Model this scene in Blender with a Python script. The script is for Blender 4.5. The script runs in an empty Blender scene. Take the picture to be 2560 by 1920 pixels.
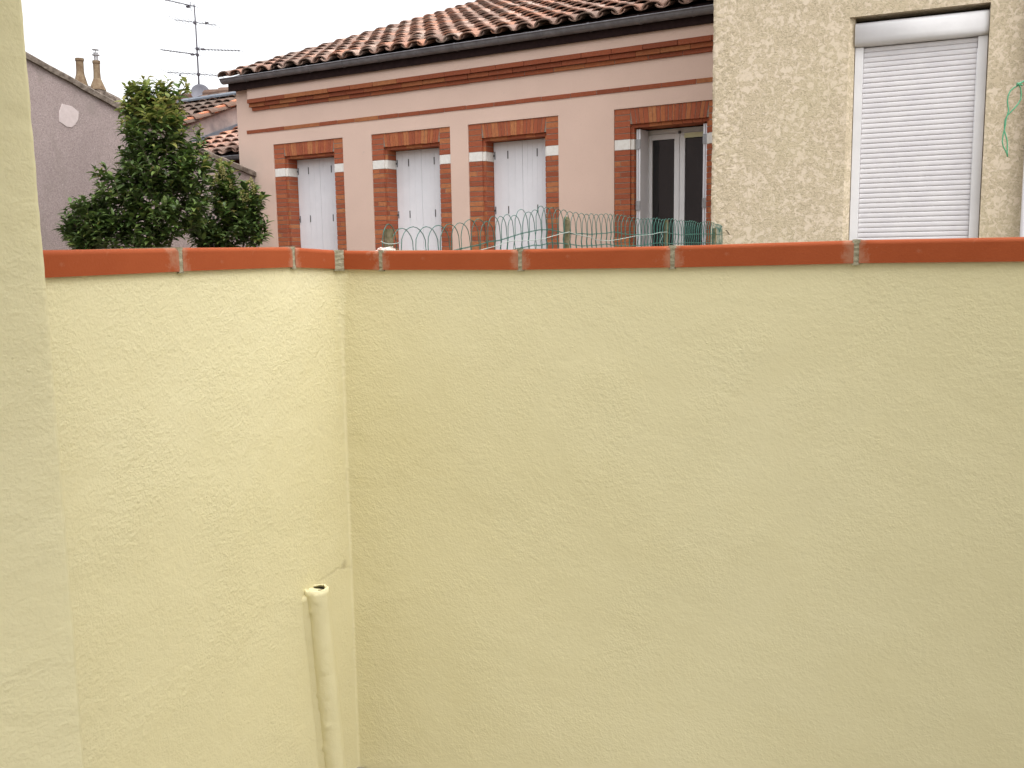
import bpy, math, random
from mathutils import Vector, Matrix, noise
R_ = math.radians
EYE = 1.455
# ---------------------------------------------------------------- camera
sc = bpy.context.scene
FPX = 2350.0
PITCH, ROLL = R_(7.75), math.atan(.0155)
Fv = Vector((0, math.cos(PITCH), -math.sin(PITCH)))
r0 = Vector((1, 0, 0)); u0 = Vector((0, math.sin(PITCH), math.cos(PITCH)))
Rv = math.cos(ROLL)*r0 - math.sin(ROLL)*u0
Uv = math.cos(ROLL)*u0 + math.sin(ROLL)*r0
cam = bpy.data.objects.new('camera', bpy.data.cameras.new('camera'))
sc.collection.objects.link(cam); sc.camera = cam
M3 = Matrix((Rv, Uv, -Fv)).transposed()
cam.matrix_world = Matrix.Translation((0, 0, EYE)) @ M3.to_4x4()
cam.data.sensor_width = 36.0
cam.data.lens = FPX/2560*36.0
cam.data.clip_start = .05; cam.data.clip_end = 600
# ---------------------------------------------------------------- sky and sun
SUN_EL, SUN_AZ = 64, 141        # azimuth measured clockwise from +Y (ahead) towards +X
w = bpy.data.worlds.new('World'); sc.world = w; w.use_nodes = True
nt = w.node_tree; nt.nodes.clear()
sky = nt.nodes.new('ShaderNodeTexSky'); sky.sky_type = 'NISHITA'; sky.sun_disc = False
sky.sun_elevation = R_(SUN_EL); sky.sun_rotation = R_(SUN_AZ); sky.dust_density = 4; sky.air_density = 1
hs = nt.nodes.new('ShaderNodeHueSaturation'); hs.inputs['Saturation'].default_value = .10
bg = nt.nodes.new('ShaderNodeBackground'); bg.inputs['Strength'].default_value = .15
wo = nt.nodes.new('ShaderNodeOutputWorld')
nt.links.new(sky.outputs[0], hs.inputs['Color']); nt.links.new(hs.outputs[0], bg.inputs['Color'])
nt.links.new(bg.outputs[0], wo.inputs['Surface'])
sl = bpy.data.lights.new('sun', 'SUN'); sl.energy = .5; sl.angle = R_(60); sl.color = (1, .96, .9)
so = bpy.data.objects.new('sun', sl); sc.collection.objects.link(so)
sd = Vector((math.sin(R_(SUN_AZ))*math.cos(R_(SUN_EL)), math.cos(R_(SUN_AZ))*math.cos(R_(SUN_EL)), math.sin(R_(SUN_EL))))
so.rotation_euler = sd.to_track_quat('Z', 'Y').to_euler(); so.location = (0, 0, 30)
sc.view_settings.view_transform = 'Standard'; sc.view_settings.look = 'None'
sc.view_settings.gamma = 1; sc.view_settings.exposure = 1.32
# ---------------------------------------------------------------- helpers
def at(x, y, dep):
    """world point at horizontal depth dep (metres ahead of the camera) seen in direction (x, y)"""
    v = Fv + Rv*((x-1280)/FPX) - Uv*((y-960)/FPX)
    v = v*(dep/v.y); return Vector((v.x, v.y, v.z+EYE))
def tag(o, label=None, cat=None, group=None, kind=None):
    if label: o['label'] = label
    if cat: o['category'] = cat
    if group: o['group'] = group
    if kind: o['kind'] = kind
    return o
def empty(name, loc, rz=0, label=None, cat=None, group=None):
    o = bpy.data.objects.new(name, None); sc.collection.objects.link(o)
    o.location = loc; o.rotation_euler = (0, 0, rz); o.empty_display_size = .2
    return tag(o, label, cat, group)
class MB:
    def __init__(s, off=(0, 0, 0)): s.v = []; s.f = []; s.m = []; s.off = Vector(off)
    def add(s, vs, fs, mi=0):
        b = len(s.v); s.v += [Vector(v)-s.off for v in vs]
        for f in fs: s.f.append([b+i for i in f]); s.m.append(mi)
    def box(s, x0, x1, y0, y1, z0, z1, mi=0, j=0):
        vs = [(x, y, z) for x in (x0, x1) for y in (y0, y1) for z in (z0, z1)]
        if j: vs = [(x+random.uniform(-j, j), y+random.uniform(-j, j), z+random.uniform(-j, j)) for x, y, z in vs]
        s.add(vs, [(0, 1, 3, 2), (4, 6, 7, 5), (0, 4, 5, 1), (2, 3, 7, 6), (0, 2, 6, 4), (1, 5, 7, 3)], mi)
    def hexa(s, q, mi=0):   # q: 8 points, bottom ring 4 then top ring 4
        s.add(q, [(3, 2, 1, 0), (4, 5, 6, 7), (0, 1, 5, 4), (1, 2, 6, 5), (2, 3, 7, 6), (3, 0, 4, 7)], mi)
    def tube(s, pts, r, n=6, mi=0, cap=True):
        pts = [Vector(p) for p in pts]; rs = r if isinstance(r, (list, tuple)) else [r]*len(pts)
        vs = []; prev = None
        for i, p in enumerate(pts):
            d = (pts[min(i+1, len(pts)-1)]-pts[max(i-1, 0)])
            if d.length < 1e-9: d = Vector((0, 0, 1))
            d.normalize()
            a = Vector((0, 0, 1)) if abs(d.z) < .9 else Vector((1, 0, 0))
            if prev is not None and (prev-d*prev.dot(d)).length > .05: a = prev
            e = (a-d*a.dot(d)).normalized(); g = d.cross(e); prev = e
            for k in range(n):
                t = 2*math.pi*k/n; vs.append(p+(e*math.cos(t)+g*math.sin(t))*rs[i])
        fs = []
        for i in range(len(pts)-1):
            for k in range(n): fs.append((i*n+k, i*n+(k+1) % n, (i+1)*n+(k+1) % n, (i+1)*n+k))
        if cap: fs.append(tuple(range(n-1, -1, -1))); fs.append(tuple((len(pts)-1)*n+k for k in range(n)))
        s.add(vs, fs, mi)
    def lathe(s, c, prof, n=20, mi=0):   # prof: (r, z)
        c = Vector(c); vs = []; fs = []
        for r, z in prof:
            for k in range(n):
                t = 2*math.pi*k/n; vs.append(c+Vector((r*math.cos(t), r*math.sin(t), z)))
        for i in range(len(prof)-1):
            for k in range(n): fs.append((i*n+k, i*n+(k+1) % n, (i+1)*n+(k+1) % n, (i+1)*n+k))
        s.add(vs, fs, mi)
    def build(s, name, mats, parent=None, smooth=False, loc=None, rz=0):
        me = bpy.data.meshes.new(name); me.from_pydata(s.v, [], s.f); me.update()
        if not isinstance(mats, (list, tuple)): mats = [mats]
        for m in mats: me.materials.append(m)
        for p, mi in zip(me.polygons, s.m): p.material_index = mi; p.use_smooth = smooth
        o = bpy.data.objects.new(name, me); sc.collection.objects.link(o)
        if parent: o.parent = parent
        if loc is not None: o.location = loc; o.rotation_euler = (0, 0, rz)
        return o
def bevel(o, wd, seg=2):
    b = o.modifiers.new('b', 'BEVEL'); b.width = wd; b.segments = seg; b.limit_method = 'ANGLE'; b.angle_limit = R_(35); return o
# ---------------------------------------------------------------- materials
class NT:
    def __init__(s, name):
        s.mat = bpy.data.materials.new(name); s.mat.use_nodes = True
        s.t = s.mat.node_tree; s.t.nodes.clear()
        s.out = s.n('ShaderNodeOutputMaterial'); s.p = s.n('ShaderNodeBsdfPrincipled')
        s.l(s.p.outputs[0], s.out.inputs['Surface'])
        s.tc = s.n('ShaderNodeTexCoord')
    def n(s, k, **kw):
        x = s.t.nodes.new(k)
        for a, b in kw.items(): setattr(x, a, b)
        return x
    def l(s, a, b): s.t.links.new(a, b)
    def coord(s, sx=1, sy=1, sz=1, src='Object'):
        m = s.n('ShaderNodeMapping'); m.inputs['Scale'].default_value = (sx, sy, sz)
        s.l(s.tc.outputs[src], m.inputs[0]); return m.outputs[0]
    def noise(s, scale, detail=3, rough=.55, dist=0, co=None):
        x = s.n('ShaderNodeTexNoise'); x.inputs['Scale'].default_value = scale
        x.inputs['Detail'].default_value = detail; x.inputs['Roughness'].default_value = rough
        x.inputs['Distortion'].default_value = dist
        s.l(co if co else s.tc.outputs['Object'], x.inputs['Vector']); return x.outputs['Fac']
    def vor(s, scale, co=None, feat='F1'):
        x = s.n('ShaderNodeTexVoronoi', feature=feat); x.inputs['Scale'].default_value = scale
        s.l(co if co else s.tc.outputs['Object'], x.inputs['Vector']); return x.outputs['Distance']
    def ramp(s, f, stops, interp='LINEAR'):
        r = s.n('ShaderNodeValToRGB'); r.color_ramp.interpolation = interp
        e = r.color_ramp.elements
        while len(e) < len(stops): e.new(.5)
        for i, (p, c) in enumerate(stops):
            e[i].position = p
            e[i].color = (c, c, c, 1) if isinstance(c, (int, float)) else (*c, 1)
        s.l(f, r.inputs[0]); return r.outputs[0]
    def mix(s, f, a, b, mode='MIX'):
        m = s.n('ShaderNodeMix', data_type='RGBA', blend_type=mode)
        for i, v in ((0, f), (6, a), (7, b)):
            if isinstance(v, (int, float)): m.inputs[i].default_value = v if i == 0 else (v, v, v, 1)
            elif isinstance(v, tuple): m.inputs[i].default_value = (*v, 1)
            else: s.l(v, m.inputs[i])
        return m.outputs[2]
    def math(s, op, a, b=0.0, clamp=False):
        m = s.n('ShaderNodeMath', operation=op); m.use_clamp = clamp
        for i, v in ((0, a), (1, b)):
            if isinstance(v, (int, float)): m.inputs[i].default_value = v
            else: s.l(v, m.inputs[i])
        return m.outputs[0]
    def rnd(s): return s.n('ShaderNodeNewGeometry').outputs['Random Per Island']
    def col(s, c):
        if isinstance(c, tuple): s.p.inputs['Base Color'].default_value = (*c, 1)
        else: s.l(c, s.p.inputs['Base Color'])
    def bump(s, h, dist, strength=1):
        b = s.n('ShaderNodeBump'); b.inputs['Distance'].default_value = dist; b.inputs['Strength'].default_value = strength
        s.l(h, b.inputs['Height']); s.l(b.outputs[0], s.p.inputs['Normal'])
    def fin(s, rough=.8, spec=.3, metal=0):
        s.p.inputs['Roughness'].default_value = rough; s.p.inputs['Specular IOR Level'].default_value = spec
        s.p.inputs['Metallic'].default_value = metal; return s.mat
def add3(n, *xs):
    r = xs[0]
    for x in xs[1:]: r = n.math('ADD', r, x)
    return r
def m_yellow(name='painted_render', amt=1.0, seam=False):
    n = NT(name)
    c = n.mix(n.ramp(n.noise(1.7, 4, .6), [(.3, 0), (.7, 1)]), (.70, .645, .415), (.73, .675, .45))
    c = n.mix(n.ramp(n.noise(6, 5, .65), [(.35, .0), (.75, .35)]), c, (.69, .625, .385))
    patch = n.ramp(n.noise(2.6, 3, .6, 1.2), [(.36, .40), (.64, 1)])
    fine = n.noise(300, 2, .6, .0)
    mid = n.math('ADD', n.math('MULTIPLY', n.noise(190, 2, .6), .6), n.math('MULTIPLY', n.noise(105, 1, .5), .65))
    coarse = n.noise(62, 2, .5, .2)
    gr = n.math('MULTIPLY', add3(n, n.math('MULTIPLY', fine, .35), n.math('MULTIPLY', mid, 1.0), n.math('MULTIPLY', coarse, .3)), patch)
    tr = n.noise(17, 3, .5, .9)
    st = n.ramp(n.noise(7, 2, .5, 1.6), [(.60, 0), (.625, 1), (.65, 0)])
    crumbs = n.ramp(n.vor(90), [(0, 1), (.22, 0)])
    crumbs = n.math('MULTIPLY', crumbs, n.ramp(n.noise(12, 3), [(.60, 0), (.68, 1)]))
    h = add3(n, gr, n.math('MULTIPLY', tr, .6), n.math('MULTIPLY', st, .03), n.math('MULTIPLY', crumbs, .4))
    if seam:
        sz = n.n('ShaderNodeSeparateXYZ'); n.l(n.tc.outputs['Object'], sz.inputs[0])
        h = n.math('MULTIPLY', h, n.ramp(sz.outputs[0], [(.0, 1.1), (.25, .62)]))
    if seam:     # old crack line and dirt spot beside the pipe, with their own outline
        sx = n.n('ShaderNodeSeparateXYZ'); n.l(n.tc.outputs['Object'], sx.inputs[0])
        wob = n.math('MULTIPLY', n.math('SUBTRACT', n.noise(14, 4, .6), .5), .05)
        dz = n.math('ABSOLUTE', n.math('ADD', n.math('SUBTRACT', sx.outputs[2], .607), wob))
        near = n.n('ShaderNodeVectorMath', operation='LENGTH'); vm = n.n('ShaderNodeVectorMath', operation='MULTIPLY')
        n.l(n.tc.outputs['Object'], vm.inputs[0]); vm.inputs[1].default_value = (1, 1, 0); n.l(vm.outputs[0], near.inputs[0])
        lim = n.ramp(near.outputs['Value'], [(.13, 1), (.17, 0)])
        line = n.math('MULTIPLY', n.math('MULTIPLY', n.ramp(dz, [(.001, 1), (.008, 0)]), lim), n.math('LESS_THAN', sx.outputs[0], 0))
        c = n.mix(n.math('MULTIPLY', line, .22), c, (.40, .34, .20))
        h = n.math('SUBTRACT', h, n.math('MULTIPLY', line, .3))
        sp = n.n('ShaderNodeVectorMath', operation='DISTANCE'); n.l(n.tc.outputs['Object'], sp.inputs[0]); sp.inputs[1].default_value = (-.010, -.022, .618)
        dd = n.math('ADD', sp.outputs['Value'], n.math('MULTIPLY', n.noise(60, 4, .7), .02))
        c = n.mix(n.ramp(dd, [(.014, .55), (.028, 0)]), c, (.28, .22, .12))
    n.col(c); n.bump(h, .0023*amt, 1); return n.fin(.72, .25)
def m_pink(name='pink_render'):
    n = NT(name)
    c = n.mix(n.ramp(n.noise(1.2, 4, .6), [(.35, 0), (.7, 1)]), (.625, .46, .385), (.67, .495, .415))
    c = n.mix(n.ramp(n.noise(55, 3, .7), [(.55, 0), (.75, .3)]), c, (.47, .33, .26))
    c = n.mix(n.ramp(n.noise(11, 2, .5), [(.72, 0), (.78, .35)]), c, (.42, .34, .29))
    # weathered grey bloom on the free corner, a stain with its own edge
    sx = n.n('ShaderNodeSeparateXYZ'); n.l(n.tc.outputs['Object'], sx.inputs[0])
    g = n.ramp(n.math('ADD', n.math('MULTIPLY', sx.outputs[0], -1.0), n.math('MULTIPLY', n.noise(2.2, 4, .6), .9)), [(0, 0), (1, 1)])
    k = n.ramp(n.math('MULTIPLY', n.math('SUBTRACT', n.math('ADD', n.math('MULTIPLY', sx.outputs[0], -1.0), n.math('MULTIPLY', n.noise(2.2, 4, .6), .9)), 4.15), 1.8, True), [(0, 0), (1, .8)])
    low = n.ramp(n.math('SUBTRACT', 3.1, sx.outputs[2], True), [(0, 0), (.5, 1)])
    c = n.mix(n.math('MULTIPLY', k, low), c, (.43, .36, .31))
    n.col(c); n.bump(n.noise(140, 3, .6), .003, .8); return n.fin(.9, .2)
def m_mauve():
    n = NT('mauve_roughcast')
    c = n.mix(n.ramp(n.noise(1.1, 4, .65), [(.35, 0), (.65, 1)]), (.30, .245, .235), (.36, .295, .28))
    c = n.mix(n.ramp(n.noise(75, 3, .75), [(.42, .0), (.62, .75)]), c, (.205, .16, .155))
    c = n.mix(n.ramp(n.noise(60, 2, .6), [(.62, .0), (.72, .6)]), c, (.55, .49, .46))
    c = n.mix(n.ramp(n.noise(3.2, 5, .7, .5, n.coord(1, 1, .45)), [(.50, 0), (.72, .75)]), c, (.22, .185, .17))
    n.col(c); n.bump(n.noise(80, 3, .7), .006, 1); return n.fin(.95, .15)
def m_crepi():
    n = NT('scraped_roughcast')
    d = n.noise(24, 5, .65, .8); e = n.noise(5.0, 2, .5)
    s_ = n.math('ADD', n.math('MULTIPLY', d, .75), n.math('MULTIPLY', e, .25))
    flat = n.ramp(s_, [(.51, 0), (.56, 1)])
    c = n.mix(flat, (.56, .47, .335), (.66, .56, .435))
    worm = n.noise(46, 4, .65, 1.2)
    crev = n.ramp(worm, [(.42, 1), (.50, 0)])
    inv = n.math('SUBTRACT', 1.0, n.math('MULTIPLY', flat, .93))
    c = n.mix(n.math('MULTIPLY', n.math('MULTIPLY', crev, inv), .5), c, (.33, .28, .19))
    c = n.mix(n.ramp(n.noise(1.6, 3, .6), [(.5, 0), (.75, .3)]), c, (.50, .45, .27))
    h = n.math('ADD', n.math('MULTIPLY', n.math('MULTIPLY', worm, inv), .8), n.math('MULTIPLY', flat, .35))
    n.col(c); n.bump(h, .009, 1); return n.fin(.9, .2)
def m_brick(name='brick', dark=1.0):
    n = NT(name); k = dark
    c = n.ramp(n.rnd(), [(0, (.27*k, .075*k, .038*k)), (.3, (.36*k, .10*k, .048*k)), (.55, (.31*k, .086*k, .043*k)), (.8, (.40*k, .13*k, .055*k)), (1, (.44*k, .18*k, .075*k))])
    c = n.mix(n.ramp(n.noise(28, 4, .7), [(.42, 0), (.7, .55)]), c, (.27*k, .075*k, .04*k))
    c = n.mix(n.ramp(n.noise(70, 3, .7), [(.6, 0), (.75, .35)]), c, (.60, .42, .30))
    n.col(c); n.bump(n.noise(90, 4, .7), .004, .8); return n.fin(.9, .2)
def m_simple(name, c1, c2, sc_=20, rough=.8, spec=.3, bump=.002, metal=0, lo=.35, hi=.7):
    n = NT(name); f = n.noise(sc_, 4, .65)
    n.col(n.mix(n.ramp(f, [(lo, 0), (hi, 1)]), c1, c2)); n.bump(f, bump, .7); return n.fin(rough, spec, metal)
def m_tile(name, bright=1.0, grey=.5):
    n = NT(name); b = bright
    c = n.ramp(n.rnd(), [(0, (.17*b, .11*b, .09*b)), (.16, (.25*b, .15*b, .115*b)), (.34, (.20*b, .145*b, .12*b)), (.5, (.33*b, .18*b, .13*b)), (.62, (.27*b, .18*b, .15*b)),
                         (.80, (.40*b, .19*b, .12*b)), (.92, (.43*b, .29*b, .235*b)), (1, (.32*b, .25*b, .21*b))])
    c = n.mix(n.ramp(n.noise(9, 5, .7, .4), [(.5-grey*.18, 0), (.72, .72)]), c, (.155, .12, .095))
    c = n.mix(n.ramp(n.noise(38, 4, .75), [(.56, 0), (.70, .5)]), c, (.27*b, .235*b, .20*b))
    c = n.mix(n.ramp(n.noise(60, 3, .7), [(.6, 0), (.72, .6)]), c, (.08, .06, .05))
    n.col(c); n.bump(n.noise(60, 4, .7), .004, .9); return n.fin(.9, .2)
def m_coping():
    n = NT('terracotta_coping')
    c = n.mix(n.ramp(n.noise(5, 4, .6), [(.3, 0), (.7, 1)]), (.31, .066, .021), (.35, .080, .027))
    c = n.mix(n.ramp(n.noise(120, 3, .7), [(.55, 0), (.8, .3)]), c, (.40, .115, .05))
    g = n.n('ShaderNodeSeparateXYZ'); n.l(n.tc.outputs['Generated'], g.inputs[0])
    e = n.math('MULTIPLY', n.math('ABSOLUTE', n.math('SUBTRACT', g.outputs[0], .5)), 2.0)
    e = n.math('ADD', e, n.math('MULTIPLY', n.math('SUBTRACT', n.noise(22, 5, .75), .5), .75))
    c = n.mix(n.ramp(e, [(.88, 0), (1.15, .45)]), c, (.42, .26, .18))
    c = n.mix(n.ramp(n.noise(13, 5, .7, 1), [(.66, 0), (.76, .3)]), c, (.42, .20, .13))
    n.col(c); n.bump(n.noise(200, 3, .6), .0008, .6); return n.fin(.65, .15)
def m_leaf(name, c1, c2, c3, tr=.18):
    n = NT(name)
    c = n.ramp(n.rnd(), [(0, c1), (.5, c2), (1, c3)])
    n.col(c); n.fin(.5, .35)
    t = n.n('ShaderNodeBsdfTranslucent'); n.l(c, t.inputs[0]); m = n.n('ShaderNodeMixShader'); m.inputs[0].default_value = tr
    n.l(n.p.outputs[0], m.inputs[1]); n.l(t.outputs[0], m.inputs[2]); n.l(m.outputs[0], n.out.inputs[0]); return n.mat
YEL = m_yellow('painted_render', .7); YELW = m_yellow('painted_wall_render', 1.0, True); PINK = m_pink(); MAUVE = m_mauve(); CREPI = m_crepi()
BRICK = m_brick(); BRICKD = m_brick('band_brick', .82)
MORTAR = m_simple('mortar', (.20, .155, .125), (.34, .28, .23), 60)  # darkened so the joint shadow sits in the mortar colour
JOINT = m_simple('joint_mortar', (.25, .23, .155), (.37, .34, .255), 90, bump=.004)
WSTONE = m_simple('white_painted_stone', (.66, .63, .59), (.76, .74, .71), 30, .8)
SHUT = m_simple('white_lacquered_wood', (.73, .73, .77), (.77, .77, .81), 6, .5, .4, .0008)
PVC = m_simple('white_pvc', (.66, .65, .66), (.72, .71, .72), 5, .4, .4, .0003)
SLAT = m_simple('grey_white_slat', (.60, .58, .60), (.66, .64, .65), 8, .45, .4, .0003)
IRON = m_simple('dark_iron', (.07, .07, .075), (.13, .12, .12), 40, .6, .4)
ZINC = m_simple('weathered_zinc', (.13, .125, .137), (.21, .205, .22), 9, .5, .4, .0006, .2)
ZINCD = m_simple('dark_zinc', (.10, .12, .15), (.17, .19, .22), 9, .5, .5, .0006, .2)
BWOOD = m_simple('dark_brown_wood', (.018, .010, .010), (.032, .019, .018), 18, .9, .08)
TILE = m_tile('roof_tile', 1.06, .45); TILE2 = m_tile('orange_roof_tile', 1.25, .1); TILE3 = m_tile('lichened_roof_tile', .45, 1.3)
VERGE = m_simple('verge_tile', (.52, .20, .11), (.62, .27, .16), 12, .85)
COPE = m_coping()
STAINW = m_simple('stained_render', (.36, .30, .28), (.15, .13, .135), 3.0, .95, .15, .003)
CAPM = m_simple('mossy_cap', (.10, .08, .065), (.27, .225, .19), 16, .95, .15, .012)
PATCH = m_simple('patch_render', (.44, .375, .365), (.50, .43, .42), 25, .95, .1)
WIRE = m_simple('green_plastic_wire', (.012, .085, .066), (.030, .14, .11), 60, .45, .5, .0003)
WIREP = m_simple('faded_wire', (.30, .36, .33), (.42, .46, .43), 60, .5, .5, .0003)
POST = m_simple('mossy_wood', (.085, .085, .04), (.20, .165, .11), 26, .95, .1, .006)
PLASTER = m_simple('white_filler', (.62, .54, .50), (.78, .72, .68), 40, .95, .1, .006)
SOIL = m_simple('soil_ground', (.10, .085, .06), (.19, .16, .12), 2, .95, .1, .01)
FLOORM = m_simple('terrace_paving', (.26, .24, .19), (.33, .30, .24), 7, .8, .2)
DARK = m_simple('unlit_depth', (.02, .018, .018), (.035, .03, .03), 4, .9, .1)  # near-black standing for unlit depth in the room and shutter recess
GLASS = NT('window_glass'); GLASS.col((.012, .011, .012)); GLASS = GLASS.fin(.03, .55)
BARK = m_simple('bark', (.045, .035, .025), (.11, .085, .06), 30, .95, .1, .006)
ROPE = m_simple('green_cord', (.09, .36, .20), (.15, .46, .28), 80, .5, .4, .0003)
POTM = m_simple('lichened_pot', (.13, .085, .055), (.26, .20, .13), 14, .95, .1, .004)
METAL = m_simple('grey_metal', (.30, .30, .31), (.45, .45, .46), 30, .45, .5, .0003, .5)
ANTM = m_simple('antenna_metal', (.06, .055, .07), (.11, .10, .12), 30, .6, .4)
DISHM = m_simple('grey_dish', (.13, .13, .155), (.17, .17, .195), 10, .6, .3)
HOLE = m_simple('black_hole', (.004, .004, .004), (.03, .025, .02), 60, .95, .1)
LDARK = m_leaf('leaf_dark', (.040, .066, .020), (.064, .104, .028), (.10, .145, .042))
LMID = m_leaf('leaf_mid', (.06, .12, .026), (.10, .165, .036), (.15, .20, .05), .28)
LNEW = m_leaf('leaf_new', (.15, .20, .045), (.24, .27, .07), (.33, .28, .09), .35)

random.seed(7)
# ---------------------------------------------------------------- ground
g = MB(); g.add([(-150, -150, 0), (150, -150, 0), (150, 150, 0), (-150, 150, 0)], [(0, 1, 2, 3)])
tag(g.build('ground', SOIL), kind='structure')
A22, A25 = R_(22), R_(25)
CR = Vector((-.455, 2.53))                      # inner corner of the coping, in plan
dR = Vector((math.cos(A22), -math.sin(A22))); nR = Vector((-math.sin(A22), -math.cos(A22)))
dL = Vector((math.sin(A25), math.cos(A25))); nL = Vector((math.cos(A25), -math.sin(A25)))
fl = MB(); p_ = [CR-dL*3.6+Vector((-.2, 0)), CR-dL*3.6+dR*4.6, CR+dR*4.6, CR-nL*.08, ]
fl.add([(q.x, q.y, .004) for q in p_], [(0, 1, 2, 3)]); tag(fl.build('terrace', FLOORM), kind='structure')

# ---------------------------------------------------------------- L-shaped boundary wall with terracotta coping
OV = .007
def zbotL(s):   # underside of coping above the eye, left run (s<0 away from corner towards the camera)
    pts = [(-1.6, -.030), (-.903, -.0262), (-.573, -.0218), (-.192, -.0195), (.02, -.0265)]
    for a, b in zip(pts, pts[1:]):
        if s <= b[0]: return a[1]+(b[1]-a[1])*(s-a[0])/(b[0]-a[0])
    return pts[-1][1]
def zbotR(s):
    pts = [(-.02, -.0265), (.125, -.031), (.517, -.0334), (.896, -.0318), (1.296, -.0264), (1.614, -.027), (3.2, -.028)]
    for a, b in zip(pts, pts[1:]):
        if s <= b[0]: return a[1]+(b[1]-a[1])*(s-a[0])/(b[0]-a[0])
    return pts[-1][1]
wallE = empty('boundary_wall', (CR.x, CR.y, 0), 0, 'pale yellow rendered terrace wall with an inside corner under a terracotta coping', 'wall')
def wall_path(rad):
    # face lines sit OV behind the coping front; concave corner rounded with radius rad
    a = CR-nL*OV; b = CR-nR*OV
    den = dL.x*dR.y-dL.y*dR.x; t = ((b.x-a.x)*dR.y-(b.y-a.y)*dR.x)/den
    X = a+dL*t
    ang = math.acos(max(-1, min(1, (-dL).dot(dR)))); tl = rad/math.tan(ang/2)
    P1 = X-dL*tl; P2 = X+dR*tl; C = P1+nL*rad
    pts = []
    n1 = 100
    for i in range(n1):
        q = i/n1; pts.append((P1-dL*(1.45*(1-q)), nL, -(1.45*(1-q))-tl, 'L'))
    for i in range(13):
        q = i/12; d = (-nL*(1-q)-nR*q).normalized(); pts.append((C+d*rad, -d, 0, 'C' if 0 < i < 12 else ('L' if i == 0 else 'R')))
    n2 = 200
    for i in range(1, n2+1):
        q = i/n2; pts.append((P2+dR*(3.0*q), nR, 3.0*q+tl, 'R'))
    return pts
wm = MB((CR.x, CR.y, 0)); NZ = 84; grid = []
for k in range(NZ+1):
    h = k/NZ; pts = wall_path(.007+.03*h**10)
    row = []
    for i, (p, nn, s_, side) in enumerate(pts):
        top = EYE+(zbotL(s_) if side == 'L' else zbotR(s_) if side == 'R' else -.0265)+.002
        z = top*h
        q3 = Vector((p.x, p.y, z))
        d = noise.noise(q3*2.0)*.004+noise.noise(q3*7)*.0009+noise.noise(q3*19)*.0004
        d *= min(1, (top-z)/.10+.15)
        row.append((p.x+nn.x*d, p.y+nn.y*d, z))
    grid.append(row)
nx = len(grid[0]); vs = [v for r in grid for v in r]; fs = []
for k in range(NZ):
    for i in range(nx-1): fs.append((k*nx+i, k*nx+i+1, (k+1)*nx+i+1, (k+1)*nx+i))
wm.add(vs, fs)
TH = .20
for side in ('L', 'R'):   # body behind the render and the back face
    if side == 'L': a = CR-nL*.03-dL*1.5; b = CR-nL*.03+dL*.0; n_ = -nL
    else: a = CR-nR*.03-dR*.2; b = CR-nR*.03+dR*3.05; n_ = -nR
    c, d = b+n_*(TH-.03), a+n_*(TH-.03)
    zt = EYE-.034
    wm.hexa([(q.x, q.y, .0) for q in (a, b, c, d)]+[(q.x, q.y, zt) for q in (a, b, c, d)])
wm.build('rendered_face', YELW, wallE, smooth=True)

def coping_tile(p0, d, n_, L, zt0, zt1, cut0=0, cut1=0, name='coping_tile'):
    """tile along d from p0, front face on the line, body going back along -n_; cut = mitre shift at the back"""
    H, D, rr = .0495, .27, .0095
    prof = [(0, -H), (0, -rr)]+[(rr-rr*math.cos(t), -rr+rr*math.sin(t)) for t in [math.pi/2*k/5 for k in range(1, 6)]]
    prof += [(D*.5, -.002), (D-.01, -.010), (D, -.016), (D, -H), (.035, -H), (.030, -H+.006), (.022, -H+.006), (.016, -H)]
    N = 12; vs = []; fs = []
    for i in range(N+1):
        q = i/N
        for b, z in prof:
            x = (cut0*b/D)*(1-q)+(L+cut1*b/D)*q
            if i == 0 or i == N: x += (.001 if i == 0 else -.001)
            vs.append((x, -b*1.0, z+(zt0*(1-q)+zt1*q)))
    m = len(prof)
    for i in range(N):
        for k in range(m): fs.append((i*m+k, (i+1)*m+k, (i+1)*m+(k+1) % m, i*m+(k+1) % m))
    fs.append(tuple(range(m))); fs.append(tuple(N*m+k for k in range(m-1, -1, -1)))
    b = MB(); b.add([(x, y*1.0, z) for x, y, z in vs], fs)
    # local axes: x along d, y towards the viewer (so body is at -y)
    ang = math.atan2(d.y, d.x); left = Vector((-d.y, d.x))
    if left.dot(n_) < 0:      # mirror so that -y points away from the viewer
        b.v = [Vector((v.x, -v.y, v.z)) for v in b.v]; b.f = [f[::-1] for f in b.f]
    o = b.build(name, COPE, wallE, False, (p0.x-CR.x, p0.y-CR.y, EYE), ang)
    for p in o.data.polygons: p.use_smooth = len(p.vertices) == 4 and .15 < abs(p.normal.z) < .98
    return o
def mortar_joint(p0, d, n_, w0, zt, cut=0, wf=None):
    H, D = .0495, .25; b = MB((CR.x, CR.y, 0)); N = 9; vs = []
    wf = wf if wf else w0
    for k in range(N+1):
        z = -H-.004+(H+.0055)*k/N
        for sx_ in (0, 1):
            for bk in (0, 1):
                jx = random.uniform(-.0016, .0016); x = -.003*(1-sx_)+(w0+.003)*sx_+jx+(cut*bk)
                dep = .0015+random.uniform(-.0012, .0008) if not bk else D
                q = p0+d*x-n_*dep; vs.append((q.x, q.y, EYE+zt+z))
    fs = []
    for k in range(N):
        a = k*4; fs += [(a, a+4, a+6, a+2), (a+1, a+3, a+7, a+5), (a, a+1, a+5, a+4), (a+2, a+6, a+7, a+3)]
    fs += [(0, 2, 3, 1), (N*4, N*4+1, N*4+3, N*4+2)]
    b.add(vs, fs); return b.build('mortar_joint', JOINT, wallE)
JW = .009
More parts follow.
